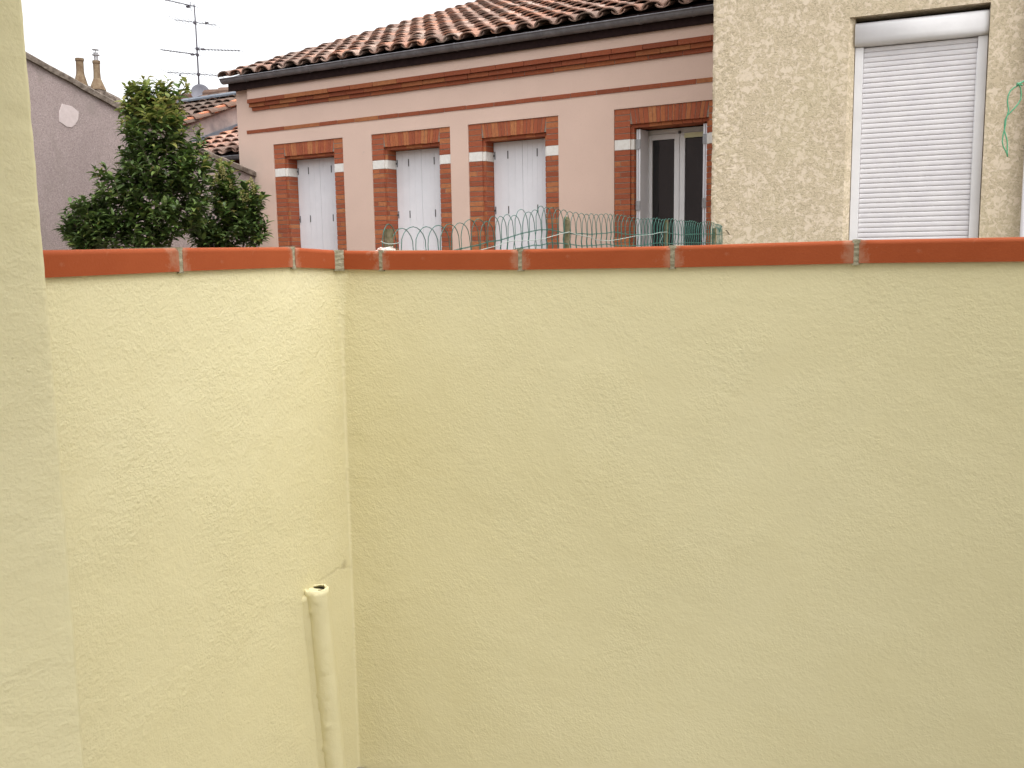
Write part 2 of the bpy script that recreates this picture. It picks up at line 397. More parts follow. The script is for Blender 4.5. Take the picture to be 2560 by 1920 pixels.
# left run: s negative towards the camera
Lr = [(-1.32, -.905, .020, .0228), (-.905, -.573-JW/2, .0232, .0275), (-.573+JW/2, -.192-JW/2, .0283, .0305), (-.192+JW/2, -.022, .0300, .0225)]
Lr = [(-.99, -.573-JW/2, .0225, .0278), (-.573+JW/2, -.192-JW/2, .0283, .0305), (-.192+JW/2, -.020, .0300, .0228)]
coping_tile(CR+dL*(-1.40), dL, nL, .40, .0205, .0223)
for s0, s1, z0, z1 in Lr: coping_tile(CR+dL*s0, dL, nL, s1-s0, z0, z1, 0, .0 if s1 < -.1 else .235)
for s_, zt in ((-1.0, .0225), (-.573-JW/2, .0280), (-.192-JW/2, .0302)): mortar_joint(CR+dL*s_, dL, nL, JW, zt)
Rr = [(.012, .125-JW/2, .0218, .0190), (.125+JW/2, .517-JW/2, .0189, .0158), (.517+JW/2, .896-JW/2, .0158, .0175), (.896+JW/2, 1.296-JW/2, .0175, .0225), (1.296+JW/2, 1.690-JW/2, .0228, .0225), (1.690+JW/2, 2.085, .0225, .0225), (2.094, 2.49, .022, .022), (2.50, 2.9, .022, .022)]
for s0, s1, z0, z1 in Rr: coping_tile(CR+dR*s0, dR, nR, s1-s0, z0, z1, (-.235 if s0 < .02 else 0), 0)
for s_, zt in ((.125, .0190), (.517, .0162), (.896, .0178), (1.296, .0228), (1.690, .0225), (2.0895, .022), (2.495, .022)): mortar_joint(CR+dR*(s_-JW/2), dR, nR, JW, zt)
# wide mitre joint in the corner
q = MB((CR.x, CR.y, 0)); N = 8; ring = [CR-dL*.021-nL*.001, CR+Vector((.004, -.010)), CR+dR*.014-nR*.001, CR+dR*.02-nR*.24-nL*.16]
vs = []
for k in range(N+1):
    z = EYE+.0225-.0545+.0553*k/N
    for c in ring: vs.append((c.x+random.uniform(-.001, .001), c.y+random.uniform(-.001, .001), z))
fs = []
for k in range(N):
    for i in range(4): fs.append((k*4+i, k*4+(i+1) % 4, (k+1)*4+(i+1) % 4, (k+1)*4+i))
fs += [(3, 2, 1, 0), tuple(N*4+i for i in range(4))]
q.add(vs, fs); q.build('mortar_joint', JOINT, wallE)

# ---------------------------------------------------------------- own house: pier at the left edge and unseen walls added behind the viewer to block skylight
EA = at(112, 626, 1.35); EAx = Vector((EA.x, EA.y))
ho = empty('yellow_house', (EAx.x, EAx.y, 0), 0, 'rough yellow rendered pier of the house filling the left edge', 'house')
AL = R_(36)
dF = Vector((-math.cos(AL), -math.sin(AL))); nF = Vector((math.sin(AL), -math.cos(AL)))
dB = Vector((-math.sin(AL+R_(3)), math.cos(AL+R_(3)))); nB = Vector((math.cos(AL), math.sin(AL)))
hm = MB((EAx.x, EAx.y, 0)); HH = 2.618; HB = 5.0; rr = .006
path = []
for i in range(14): q_ = 1-i/14; path.append((EAx+dB*(.02+.26*q_), nB))
for i in range(7):
    t = i/6; d = (nB*(1-t)+nF*t).normalized(); C = EAx+dB*rr*1.2+dF*rr*1.2; path.append((C+d*rr, d))
for i in range(1, 61): path.append((EAx+dF*(.012+.9*i/60), nF))
NZ = 300; vs = []; fs = []
for k in range(NZ+1):
    z = HH*k/NZ
    for p, nn in path:
        q3 = Vector((p.x, p.y, z)); d = noise.noise(q3*2.5)*.003+noise.noise(q3*14)*.0010+noise.noise(q3*45)*.0009
        vs.append((p.x+nn.x*d, p.y+nn.y*d, z))
m_ = len(path)
for k in range(NZ):
    for i in range(m_-1): fs.append((k*m_+i, (k+1)*m_+i, (k+1)*m_+i+1, k*m_+i+1))
hm.add(vs, fs)
Q1 = EAx+dF*.912; Q2 = Vector((-.5, -1.9)); Q3 = Vector((2.35, -1.25)); Q4 = Vector((2.6, .95))
def slab(mb, a, b, th, z0, z1, mi=0):
    d = (b-a).normalized(); n_ = Vector((-d.y, d.x))*th
    mb.hexa([(p.x, p.y, z0) for p in (a, b, b+n_, a+n_)]+[(p.x, p.y, z1) for p in (a, b, b+n_, a+n_)], mi)
slab(hm, Q1, Q1+dF*1.2, -.25, 0, HH); slab(hm, Q2, Q3, -.25, 0, HB); slab(hm, Q3, Q4, -.25, 0, HB)  # last two: unseen walls, placed and raised to cut the skylight
hm.build('wall', YEL, ho, smooth=True)
for nm, tt in (('door', 1.3),):
    dB2 = (Q3-Q2).normalized(); nb = Vector((-dB2.y, dB2.x))
    dm = MB((EAx.x, EAx.y, 0)); a = Q2+dB2*tt+nb*.012
    dm.hexa([(p.x, p.y, .01) for p in (a, a+dB2*1.0, a+dB2*1.0+nb*.03, a+nb*.03)]+[(p.x, p.y, 2.1) for p in (a, a+dB2*1.0, a+dB2*1.0+nb*.03, a+nb*.03)])
    dm.build('door', SHUT, ho)
rm = MB((EAx.x, EAx.y, 0)); ring = [EAx-dF*.05+nF*.95, EAx+dF*2.1+nF*.95, EAx+dF*2.1-nF*.4, EAx-dF*.10-nF*.4]
rm.hexa([(p.x, p.y, 2.62) for p in ring]+[(p.x, p.y, 2.74) for p in ring]); rm.build('added_shade_eaves', BWOOD, ho)  # unseen slab added above the pier to shade it

# ---------------------------------------------------------------- standpipe
def on_wall(x, y, o_):   # point on the plane parallel to the left face, o_ metres in front of it
    v = at(x, y, 1); v.z -= EYE; P = CR+nL*(o_-OV); k = P.dot(nL)/Vector((v.x, v.y)).dot(nL); return Vector((v.x*k, v.y*k, v.z*k+EYE))
pb = on_wall(836, 1918, .020); pt = on_wall(791, 1474, .020)
pd = (pt-pb); pd.normalize(); ps = pb-pd*(pb.z/pd.z)
pipe = empty('standpipe', (ps.x, ps.y, 0), 0, 'short vertical pipe painted over in yellow, open top, standing in the wall corner', 'pipe')
pm = MB((ps.x, ps.y, 0)); n_ = 28; RO, RI = .0305, .021; rows = []; L_ = (pt-ps).length; NS = 60
for k in range(NS+1):
    c = ps+pd*(L_*k/NS); row = []
    for i in range(n_):
        t = 2*math.pi*i/n_; d = Vector((math.cos(t), math.sin(t), 0)); lump = 0
        q3 = (c+d*RO); fside = max(0, d.dot(Vector((-.6, -.8, 0))))
        lump = max(0, noise.noise(q3*70)-.2)*.010*fside+max(0, noise.noise(q3*9))*.002
        if k == NS: lump += .0022*abs(noise.noise(q3*60))
        row.append(c+d*(RO+lump)+Vector((0, 0, (.006*noise.noise(d*3)+.004 if k == NS else 0))))
    rows.append(row)
rows.append([p+(c-p)*.20+Vector((0, 0, .002+.004*noise.noise(p*80))) for p in rows[-1]])
rows.append([p-pd*.004 for p in rows[-1]])
vs = [v for r in rows for v in r]; fs = []
for k in range(len(rows)-1):
    for i in range(n_): fs.append((k*n_+i, k*n_+(i+1) % n_, (k+1)*n_+(i+1) % n_, (k+1)*n_+i))
pm.add(vs, fs); pm.build('pipe_shell', YEL, pipe, smooth=True)
hb = MB((ps.x, ps.y, 0)); c = pt-pd*.016; hb.lathe(c, [(.0001, .000), (.012, .001), (.0255, 0), (.0248, .0135)], 24)  # near-black liner puts the darkness of the hole into its colour
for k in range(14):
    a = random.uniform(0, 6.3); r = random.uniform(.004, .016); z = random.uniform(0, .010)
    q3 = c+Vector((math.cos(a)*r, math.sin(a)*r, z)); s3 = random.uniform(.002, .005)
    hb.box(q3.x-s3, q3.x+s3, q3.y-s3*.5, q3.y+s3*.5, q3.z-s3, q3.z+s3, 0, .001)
hb.build('debris_dark_liner', HOLE, pipe)
# render smeared between pipe and wall (left of the pipe)
sm = MB((ps.x, ps.y, 0)); vs = []; fs = []; NK = 50
for k in range(NK+1):
    c = ps+pd*(L_*(k/NK)*.99); s_w = (Vector((c.x, c.y))-CR).dot(dL); foot = CR+dL*s_w-nL*(OV+.004)
    c2 = Vector((c.x, c.y))
    p1 = foot-dL*(.040+.005*noise.noise(Vector((0, 0, c.z*9)))); p3 = c2+(-dL*.45+nL*.89)*(RO*.95); mid = (p1+p3)*.5-(-dL*.3+nL*.1)*.006
    p5 = foot+dL*(.040+.004*noise.noise(Vector((4, 0, c.z*9)))); p4 = c2+(dL*.80+nL*.60)*(RO*.95); mid2 = (p4+p5)*.5-(dL*.3+nL*.3)*.006
    q = k/NK
    for p, dr in ((p1, .012), (p1*.55+mid*.45+nL*.001, .006), (mid, .003), (mid*.4+p3*.6, .001), (p3, .0), (p4, .0), (mid2, .005), (p5, .014)): vs.append((p.x, p.y, c.z-dr*q))
for k in range(NK):
    for i in range(4): fs.append((k*8+i, k*8+i+1, (k+1)*8+i+1, (k+1)*8+i))
    for i in range(5, 7): fs.append((k*8+i, k*8+i+1, (k+1)*8+i+1, (k+1)*8+i))
T = NK*8; cidx = len(vs); ct = ps+pd*L_; foot = CR+dL*((Vector((ct.x, ct.y))-CR).dot(dL))-nL*(OV+.003)
vs.append((foot.x, foot.y, ct.z+.002))
for a, b in ((0, 1), (1, 2), (2, 3), (3, 4), (4, 5), (5, 6), (6, 7)): fs.append((T+a, T+b, cidx))
sm.add(vs, fs); sm.build('render_fillet', YEL, pipe, smooth=True)

# ---------------------------------------------------------------- canal tile roof
def tile_roof(mb, s0, s1, t0, t1, c, m, pitch=.25, expo=.36, z_off=0.0, mi=0, seg=8):
    th = math.atan(m); u = Vector((0, math.cos(th), math.sin(th))); w_ = Vector((0, -math.sin(th), math.cos(th)))
    ncol = int(round((s1-s0)/pitch)); nrow = int(math.ceil((t1-t0)/math.cos(th)/expo))
    for j in range(nrow):
        for k in range(ncol):
            for kind in (0, 1):
                cx = s0+pitch*(k+.5+(.5 if kind else 0))+random.uniform(-.008, .008)
                if kind and k == ncol-1: continue
                L = expo+.08; jt = random.uniform(-.03, .03); base = Vector((cx, t0, c+m*t0+EYE+z_off))+u*(j*expo+jt)
                sk = random.uniform(-.012, .012); lr = random.uniform(-.004, .006)
                vs = []; fs = []
                for e in (0, 1):
                    if kind == 0:
                        r = (.118 if e == 0 else .100); h = (.072 if e == 0 else .056); lift = (.036+lr if e == 0 else 0)
                    else:
                        r = (.080 if e == 0 else .092); h = -.045; lift = (.070 if e == 0 else .060)
                    for sc_ in (1.0, .84):
                        for i in range(seg+1):
                            a = math.pi*i/seg
                            x = math.cos(a)*r*(sc_ if kind == 0 else (2-sc_ if False else sc_)); hh = math.sin(a)*h
                            if sc_ < 1: hh = math.sin(a)*(h-.013*(1 if kind == 0 else -1))
                            vs.append(base+Vector((x+(sk if e else 0), 0, 0))+w_*(lift+hh)+u*(L*e))
                n1 = seg+1
                A0, A1, B0, B1 = 0, n1, 2*n1, 3*n1
                for i in range(seg):
                    fs += [(A0+i, A0+i+1, B0+i+1, B0+i), (A1+i+1, A1+i, B1+i, B1+i+1), (A0+i+1, A0+i, A1+i, A1+i+1)]
                    if j == nrow-1: fs.append((B0+i, B0+i+1, B1+i+1, B1+i))
                fs += [(A0, B0, B1, A1), (A0+seg, A1+seg, B1+seg, B0+seg)]
                mb.add(vs, fs, mi)
def gutter(name, parent, s0, s1, t, z0, z1, r=.062, br=.57, off=0):
    mb = MB(); n = 12; N = max(2, int((s1-s0)/.5)); vs = []; fs = []
    for i in range(N+1):
        s_ = s0+(s1-s0)*i/N; z = z0+(z1-z0)*i/N+EYE
        for rr_ in (r, r-.004):
            for k in range(n+1):
                a = math.pi+math.pi*k/n; vs.append((s_, t+math.cos(a)*rr_, z+math.sin(a)*rr_))
    q = 2*(n+1)
    for i in range(N):
        for k in range(n):
            fs.append((i*q+k, (i+1)*q+k, (i+1)*q+k+1, i*q+k+1)); fs.append((i*q+n+1+k, i*q+n+2+k, (i+1)*q+n+2+k, (i+1)*q+n+1+k))
    mb.add(vs, fs)
    mb.tube([(s0+(s1-s0)*i/N, t-r-.004, z0+(z1-z0)*i/N+EYE+.001) for i in range(N+1)], .008, 8)
    mb.tube([(s0+(s1-s0)*i/N, t+r, z0+(z1-z0)*i/N+EYE+.001) for i in range(N+1)], .003, 5)
    mb.add([(s0+.001, t+math.cos(math.pi+math.pi*k/n)*r, z0+EYE+math.sin(math.pi+math.pi*k/n)*r) for k in range(n+1)], [tuple(range(n+1))])
    o = mb.build(name, ZINC, parent, smooth=True)
    s_ = s0+.45-off
    while s_ < s1-.1:
        z = z0+(z1-z0)*(s_-s0)/(s1-s0)+EYE; b = MB(); vs = []; fs = []
        for e in (-.011, .011):
            for rr_ in (r+.0045, r+.0005):
                for k in range(n+1): a = math.pi*.93+math.pi*1.07*k/n; vs.append((s_+e, t+math.cos(a)*rr_, z+math.sin(a)*rr_))
        q1 = n+1
        for k in range(n): fs += [(k, 2*q1+k, 2*q1+k+1, k+1), (k, k+1, q1+k+1, q1+k), (2*q1+k, 3*q1+k, 3*q1+k+1, 2*q1+k+1)]
        b.add(vs, fs); b.build('gutter_bracket', ZINC, o); s_ += br
    return o
# ---------------------------------------------------------------- pink house
AP = R_(31.3); OP = Vector((0, 11.1, 0))
pink = empty('pink_house', OP, -AP, 'pink rendered house with brick bands, brick window surrounds and a canal tile roof', 'house')
def Z(z): return z+EYE
S0, S1 = -4.376, 3.2
wins = [(-3.72, -2.49), (-2.02, -.812), (-.555, .655), (1.335, 2.555)]
WT, WB = 1.542, -.28
mb = MB(); xs = [S0]+[x for w_ in wins for x in w_]+[S1]
def fgrid(mb, xs, zs, holes, t=0, mi=0, flip=False):
    for i in range(len(xs)-1):
        for k in range(len(zs)-1):
            if (i, k) in holes: continue
            x0, x1, z0, z1 = xs[i], xs[i+1], zs[k], zs[k+1]
            mb.add([(x0, t, z0), (x1, t, z0), (x1, t, z1), (x0, t, z1)], [(0, 1, 2, 3)], mi)
fgrid(mb, xs, [0, Z(WB), Z(WT), Z(2.5)], {(i, 1) for i in (1, 3, 5, 7)})
for a, b in wins:     # plaster arrises round each surround
    mb.add([(a, 0, Z(WB)), (a, .3, Z(WB)), (a, .3, Z(WT)), (a, 0, Z(WT))], [(3, 2, 1, 0)])
    mb.add([(b, 0, Z(WB)), (b, .3, Z(WB)), (b, .3, Z(WT)), (b, 0, Z(WT))], [(0, 1, 2, 3)])
    mb.add([(a, 0, Z(WT)), (b, 0, Z(WT)), (b, .3, Z(WT)), (a, .3, Z(WT))], [(0, 1, 2, 3)])
    mb.add([(a, 0, Z(WB)), (b, 0, Z(WB)), (b, .3, Z(WB)), (a, .3, Z(WB))], [(3, 2, 1, 0)])
# left end wall with gable and back wall
mb.add([(S0, 0, 0), (S0, 7, 0), (S0, 7, Z(4.95)), (S0, 0, Z(2.5))], [(0, 1, 2, 3)])
mb.add([(S1, 0, 0), (S1, 7, 0), (S1, 7, Z(4.95)), (S1, 0, Z(2.5))], [(3, 2, 1, 0)])
mb.add([(S0, 7, 0), (S1, 7, 0), (S1, 7, Z(4.95)), (S0, 7, Z(4.95))], [(3, 2, 1, 0)])
# proud panel under the eaves
mb.box(-4.08, S1, -.08, -.002, Z(2.158), Z(2.30))
o = mb.build('wall', PINK, pink)
# cornice: three oversailing brick courses
cm = MB()
for (p, z0, z1, x0, L) in ((.083, 2.106, 2.156, -4.083, .36), (.052, 2.056, 2.103, -4.085, .30), (.024, 2.010, 2.053, -4.06, .36)):
    x = x0
    while x < S1:
        l = L+random.uniform(-.03, .03); cm.box(x, x+l-.006, -p, .01, Z(z0), Z(z1), 0, .0018); x += l
cm.box(-4.05, S1, -.019, .01, Z(2.012), Z(2.15), 1)
cm.build('cornice', [BRICKD, MORTAR], pink)
sm = MB(); x = -4.20
while x < S1:
    l = .34+random.uniform(-.05, .05); sm.box(x, x+l-.007, -.008, .01, Z(1.716), Z(1.762), 0, .002); x += l
sm.box(-4.195, S1, -.003, .01, Z(1.72), Z(1.758), 1)
sm.build('string_course', [BRICKD, MORTAR], pink)
# eaves board
em = MB(); em.box(-4.39, S1, -.12, -.083, Z(2.283), Z(2.43)); em.box(-4.385, S1, -.082, 0, Z(2.303), Z(2.335)); em.box(-4.47, -4.392, -.12, 6.9, Z(2.42), Z(2.44))
em.v = [Vector((v.x, v.y, v.z+.358*max(0, v.y+.12))) if v.x < -4.388 else Vector((v.x, v.y, v.z-(.016*(v.x+4.39)/7 if v.y < -.05 else 0))) for v in em.v]
em.build('eaves_board', BWOOD, pink)
random.seed(21)
rm = MB(); tile_roof(rm, -4.53, 3.22, -.17, 7.0, 2.503, .358)
tm = MB(); t0, t1 = -.10, 7.0
rm.hexa([(-4.47, t0, Z(2.475+.358*t0)), (S1, t0, Z(2.475+.358*t0)), (S1, t1, Z(2.475+.358*t1)), (-4.47, t1, Z(2.475+.358*t1)),
         (-4.47, t0, Z(2.50+.358*t0)), (S1, t0, Z(2.50+.358*t0)), (S1, t1, Z(2.50+.358*t1)), (-4.47, t1, Z(2.50+.358*t1))], 1)
rm.tube([(-4.6, 7.02, Z(2.503+.358*7.02+.03)), (3.3, 7.02, Z(2.503+.358*7.02+.03))], .11, 12)
rm.build('roof', [TILE, BWOOD], pink, smooth=False)
gutter('gutter', pink, -4.44, 3.1, -.16, 2.438, 2.398)
# window surrounds and shutters
def surround(a, b, idx):
    mb = MB(); JL, JR = .185, .160; fl_, fr = a+JL, b-JR; il, ir = fl_+.034, fr-.030
    lz, lz2 = 1.375, 1.338; y0 = .010; dep = .30
    ws0, ws1 = 1.113, 1.220
    def jamb(x0, x1, xi, side):
        z = WB; pitch = .0575; zs = []
        n_low = int(round((ws0-WB)/pitch)); h = (ws0-WB)/n_low
        for k in range(n_low): zs.append((WB+k*h, WB+(k+1)*h, 0))
        zs.append((ws0, ws1, 2))
        n_up = 5; h2 = (WT-ws1)/n_up
        for k in range(n_up): zs.append((ws1+k*h2, ws1+(k+1)*h2, 0))
        for i, (z0, z1, mi) in enumerate(zs):
            gp = .0045 if mi == 0 else .001
            q0, q1 = Z(z0+gp), Z(z1-gp); j = .0016 if mi == 0 else .0006
            top_part = z0 > 1.33
            # front brick
            split = random.random() < .28 and mi == 0 and not top_part
            xx = [x0+.003, x1] if side > 0 else [x0, x1-.003]
            if split:
                xm = x0+(x1-x0)*random.choice((.4, .6)); mb.box(xx[0], xm-.003, y0, .05, q0, q1, mi, j); mb.box(xm+.003, xx[1], y0, .05, q0, q1, mi, j)
            else: mb.box(xx[0], xx[1], y0, .05, q0, q1, mi, j)
            if z0 < 1.33:
                lo_, hi_ = (min(x1, xi)-.03, max(x1, xi)) if side > 0 else (min(x0, xi), max(x0, xi)+.03)
                if side > 0: mb.box(x1-.05, xi, y0+.030, .052, q0, min(q1, Z(lz2)), mi, j*.6); mb.box(x1-.08, xi, .056, dep, q0, min(q1, Z(lz2)), mi, j*.6)
                else: mb.box(xi, x0+.05, y0+.030, .052, q0, min(q1, Z(lz2)), mi, j*.6); mb.box(xi, x0+.08, .056, dep, q0, min(q1, Z(lz2)), mi, j*.6)
    jamb(a, fl_, il, 1); jamb(fr, b, ir, -1)
    mb.box(a+.001, fl_-.004, y0+.004, dep, Z(WB), Z(WT)-.002, 1); mb.box(fr+.004, b-.001, y0+.004, dep, Z(WB), Z(WT)-.002, 1)
    mb.box(fl_-.004, il-.003, y0+.035, dep-.01, Z(WB), Z(lz2)-.004, 1); mb.box(ir+.003, fr+.004, y0+.035, dep-.01, Z(WB), Z(lz2)-.004, 1)
    # flat arch of bricks on end, slightly fanned
    n = 19; W = fr-fl_; cx = (fl_+fr)/2; x = fl_; k = 0
    wd = [random.uniform(.7, 1.3) for _ in range(n)]; sw = sum(wd); wd = [w_*W/sw for w_ in wd]
    for w_ in wd:
        def fan(xx, top): return cx+(xx-cx)*(1.0 if not top else 1.0)+((xx-cx)*.07 if not top and abs(xx-cx) < W*.45 else 0)*0
        sh = lambda xx: (xx-cx)*.06
        x0_, x1_ = x+.0025, x+w_-.0025
        zb, zt_ = Z(lz)+random.uniform(-.002, .002), Z(WT)-.003
        j = [random.uniform(-.0015, .0015) for _ in range(4)]
        q = []
        for zz_, s_ in ((zb, 0), (zt_, 1)):
            o0 = x0_+(-sh(x0_) if s_ == 0 else 0); o1 = x1_+(-sh(x1_) if s_ == 0 else 0)
            q += [(o0+j[0], y0+j[1], zz_), (o1+j[2], y0+j[3], zz_), (o1, .05, zz_), (o0, .05, zz_)]
        mb.hexa(q, 0); x += w_
    mb.box(fl_-.004, fr+.004, y0+.005, dep-.02, Z(lz)+.003, Z(WT)-.004, 1)
    x = fl_-.02
    while x < fr:      # stepped soffit course
        l = .12+random.uniform(-.02, .02); mb.box(x, min(x+l-.004, fr+.03), y0+.032, .17, Z(lz2), Z(lz)+.001, 0, .0015); mb.box(x, min(x+l-.004, fr+.03), .175, dep, Z(lz2)+.003, Z(lz)-.001, 0, .0015); x += l
    mb.box(il-.02, ir+.02, y0+.0, .32, Z(WB)-.06, Z(WB)-.001, 0)
    o = mb.build('window_surround', [BRICK, MORTAR, WSTONE], pink)
    return il, ir, lz2
def shutter_leaf(x0, x1, t, z0, z1, grooves, hinge_left):
    mb = MB(); n = grooves; w_ = (x1-x0)/n; mb.box(x0+.001, x1-.001, t+.0035, t+.026, z0, z1)
    for k in range(n):
        g_ = .0005 if k not in (n//2,) else .0012
        mb.box(x0+k*w_+g_, x0+(k+1)*w_-g_, t, t+.003, z0, z1, 0, .0002)
    o = mb.build('shutter', SHUT, pink)
    xm = (x0+x1)/2
    for zz_ in (1.185, .545, -.10):
        h = MB(); h.box(xm-.006, xm+.006, t-.006, t-.0006, Z(zz_)-.045, Z(zz_)+.045); h.build('hinge', IRON, o)
        xx = x0+.018 if hinge_left else None
        if xx:
            h = MB(); h.box(xx-.005, xx+.005, t-.008, t-.0006, Z(zz_)-.045, Z(zz_)+.045); h.box(xx-.024, xx+.004, t-.006, t-.0008, Z(zz_)-.012, Z(zz_)+.008); h.build('hinge', IRON, o)
    return o
random.seed(5)
for i, (a, b) in enumerate(wins):
    il, ir, lt = surround(a, b, i)
    if i < 3:
        mid = (il+ir)/2
        shutter_leaf(il+.004, mid-.0015, .21, Z(WB)+.01, Z(lt)-.004, 4, True)
        shutter_leaf(mid+.0015, ir-.004, .21, Z(WB)+.01, Z(lt)-.004, 6, False)
    else:
        y = .335
        fm = MB(); fm.box(il+.001, ir-.001, y, y+.06, Z(1.285), Z(lt)-.003); fm.box(il+.001, il+.028, y, y+.06, Z(WB), Z(1.285)); fm.box(ir-.028, ir-.001, y, y+.06, Z(WB), Z(1.285))
        fm.box((il+ir)/2-.012, (il+ir)/2+.012, y-.03, y-.001, Z(1.275), Z(1.305), 1)
        fo = fm.build('window_frame', [PVC, IRON], pink); bevel(fo, .003)
        mid = (il+ir)/2
        for x0, x1 in ((il+.030, mid-.002), (mid+.002, ir-.030)):
            c = MB(); yy = y-.014; zt, zb = Z(1.283), Z(WB)+.02
            c.box(x0, x0+.058, yy, yy+.05, zb, zt); c.box(x1-.058, x1, yy, yy+.05, zb, zt)
            c.box(x0+.058, x1-.058, yy+.0005, yy+.0495, zt-.056, zt); c.box(x0+.058, x1-.058, yy+.0005, yy+.0495, zb, zb+.09)
            co = c.build('casement', PVC, pink); bevel(co, .003)
            gl = MB(); gl.box(x0+.058, x1-.058, yy+.022, yy+.030, zb+.09, zt-.056); gl.build('pane', GLASS, co)
            if x0 > mid:
                bl = MB(); bl.box(x0+.055, x1-.052, yy-.012, yy-.0015, zt-.058, zt-.008); bl.build('blind_box', m_simple('cream_blind', (.62, .60, .38), (.66, .64, .42), 9), co)
        rmb = MB(); rmb.box(il-.4, ir+.4, .42, .44, Z(WB)-.1, Z(1.5)); rmb.build('dark_room_sheet', DARK, pink)  # near-black sheet behind the panes stands for the unlit room
        for x0, sgn in ((il+.006, 1), (ir-.030, -1)):       # folded shutters: two panels edge-on
            for k in range(2):
                xa = x0+sgn*k*.026 if sgn > 0 else x0-k*.026
                sh = MB(); sh.box(xa, xa+.021, .085, .300, Z(WB)+.01, Z(lt)-.012); so_ = sh.build('shutter', SHUT, pink); bevel(so_, .002)
                if k == 0:
                    for zz_ in (1.17, .52):
                        h = MB(); h.box(min(xa, xa+sgn*.026)-.001, max(xa+.021, xa+.021+sgn*.026)+.001, .074, .0845, Z(zz_)-.05, Z(zz_)+.05); h.build('hinge', m_simple('steel_hinge', (.28, .28, .29), (.38, .38, .39), 30, .5), so_)
# floor band for lower edge under sills is hidden by the terrace wall

# ---------------------------------------------------------------- mauve gable wall and its house
mauve = empty('mauve_house', OP, -AP, 'mauve roughcast gable wall sloping down to the pink house, with a mossy capping', 'house')
prof = [(-18.0, 3.6), (-13.0, 4.6), (-8.8, 4.25), (-7.0, 3.65), (-4.2, 2.60), (-3.185, 2.254), (-2.02, 1.836), (-1.40, 1.62), (-.797, 1.425), (-.35, 1.31), (-.004, 1.222)]  # far unseen stretch lengthened and raised to darken the pane reflections
def ptop(t):
    for a, b in zip(prof, prof[1:]):
        if t <= b[0]: return a[1]+(b[1]-a[1])*(t-a[0])/(b[0]-a[0])
    return prof[-1][1]
mb = MB(); SX = -4.10
ts = [-18+18*i/70 for i in range(71)]; ts[-1] = -.004
for i in range(70):
    a, b = ts[i], ts[i+1]
    mb.add([(SX, a, 0), (SX, b, 0), (SX, b, Z(ptop(b)-.07)), (SX, a, Z(ptop(a)-.07))], [(0, 1, 2, 3)])
    mb.add([(SX-.25, a, 0), (SX-.25, b, 0), (SX-.25, b, Z(ptop(b)-.07)), (SX-.25, a, Z(ptop(a)-.07))], [(3, 2, 1, 0)])
mb.add([(SX, -18, 0), (SX-6, -18, 0), (SX-6, -18, Z(3.4)), (SX, -18, Z(3.4))], [(3, 2, 1, 0)])
mb.build('wall', MAUVE, mauve)
cm = MB(); vs = []; fs = []
for i in range(141):
    t = -18+18*i/140 if i < 140 else -.004
    z = Z(ptop(t)); w1 = .035+.012*noise.noise(Vector((t*5, 0, 0))); h = .012*noise.noise(Vector((t*7, 3, 0)))+.006*noise.noise(Vector((t*25, 1, 0)))
    vs += [(SX+w1, t, z-.085+.01*noise.noise(Vector((t*11, 7, 0)))), (SX+w1+.008, t, z-.03+h*.5), (SX+.0, t, z+h-.003), (SX-.15, t, z+.012+h), (SX-.30, t, z-.01), (SX-.30, t, z-.09)]
for i in range(140):
    for k in range(6): fs.append((i*6+k, (i+1)*6+k, (i+1)*6+(k+1) % 6, i*6+(k+1) % 6))
fs += [(5, 4, 3, 2, 1, 0), tuple(140*6+k for k in range(6))]
cm.add(vs, fs); cm.build('capping', CAPM, mauve)
pp = [(-2.822, 1.757), (-2.70, 1.742), (-2.626, 1.694), (-2.64, 1.61), (-2.684, 1.546), (-2.73, 1.512), (-2.79, 1.515), (-2.87, 1.562), (-2.865, 1.66)]
pm = MB(); nP = len(pp); pm.add([(SX+.006, t, Z(z)) for t, z in pp]+[(SX, t+(t+2.75)*.03, Z(z)+(z-1.63)*.03) for t, z in pp], [tuple(range(nP))]+[(i, nP+i, nP+(i+1) % nP, (i+1) % nP) for i in range(nP)])
pm.build('repair_patch', PATCH, mauve)
random.seed(9)
rm = MB(); rs = []
for i in range(36):
    a, b = -18+i*.5, -17.5+i*.5
    rm.hexa([(SX-6, a, Z(ptop(a)-.20)), (SX-.25, a, Z(ptop(a)-.20)), (SX-.25, b, Z(ptop(b)-.20)), (SX-6, b, Z(ptop(b)-.20)),
             (SX-6, a, Z(ptop(a)-.14)), (SX-.25, a, Z(ptop(a)-.14)), (SX-.25, b, Z(ptop(b)-.14)), (SX-6, b, Z(ptop(b)-.14))])
rm.build('roof', TILE3, mauve)
# ---------------------------------------------------------------- annex with low tile roof, and taller house behind
annex = empty('brick_annex', OP, -AP, 'low brick annex with orange canal tiles and a grey gutter beside the pink house', 'annex')
mb = MB(); mb.box(-6.40, -4.39, .42, 3.2, 0, Z(1.50)); mb.build('wall', m_brick('annex_brick', .45), annex)
random.seed(12)
rm = MB(); tile_roof(rm, -6.38, -4.37, .25, 3.1, 1.462-.05, .372, .24, .33); rm.box(-6.39, -4.385, .34, .40, Z(1.44), Z(1.54), 1)
th0, th1 = .36, 3.1
rm.hexa([(x, t, Z(1.35+.372*t+dz)) for dz in (0, .03) for x, t in ((-6.39, th0), (-4.39, th0), (-4.39, th1), (-6.39, th1))], 1)
rm.build('roof', [TILE2, BWOOD], annex)
gutter('gutter', annex, -6.38, -4.39, .22, 1.475, 1.470, .058, .6)
fm = MB(); fm.hexa([(x, t, Z(1.43+.372*t+dz)) for dz in (0, .115) for x, t in ((-6.395, .3), (-6.36, .3), (-6.36, 3.1), (-6.395, 3.1))]); fm.build('flashing', ZINCD, annex)
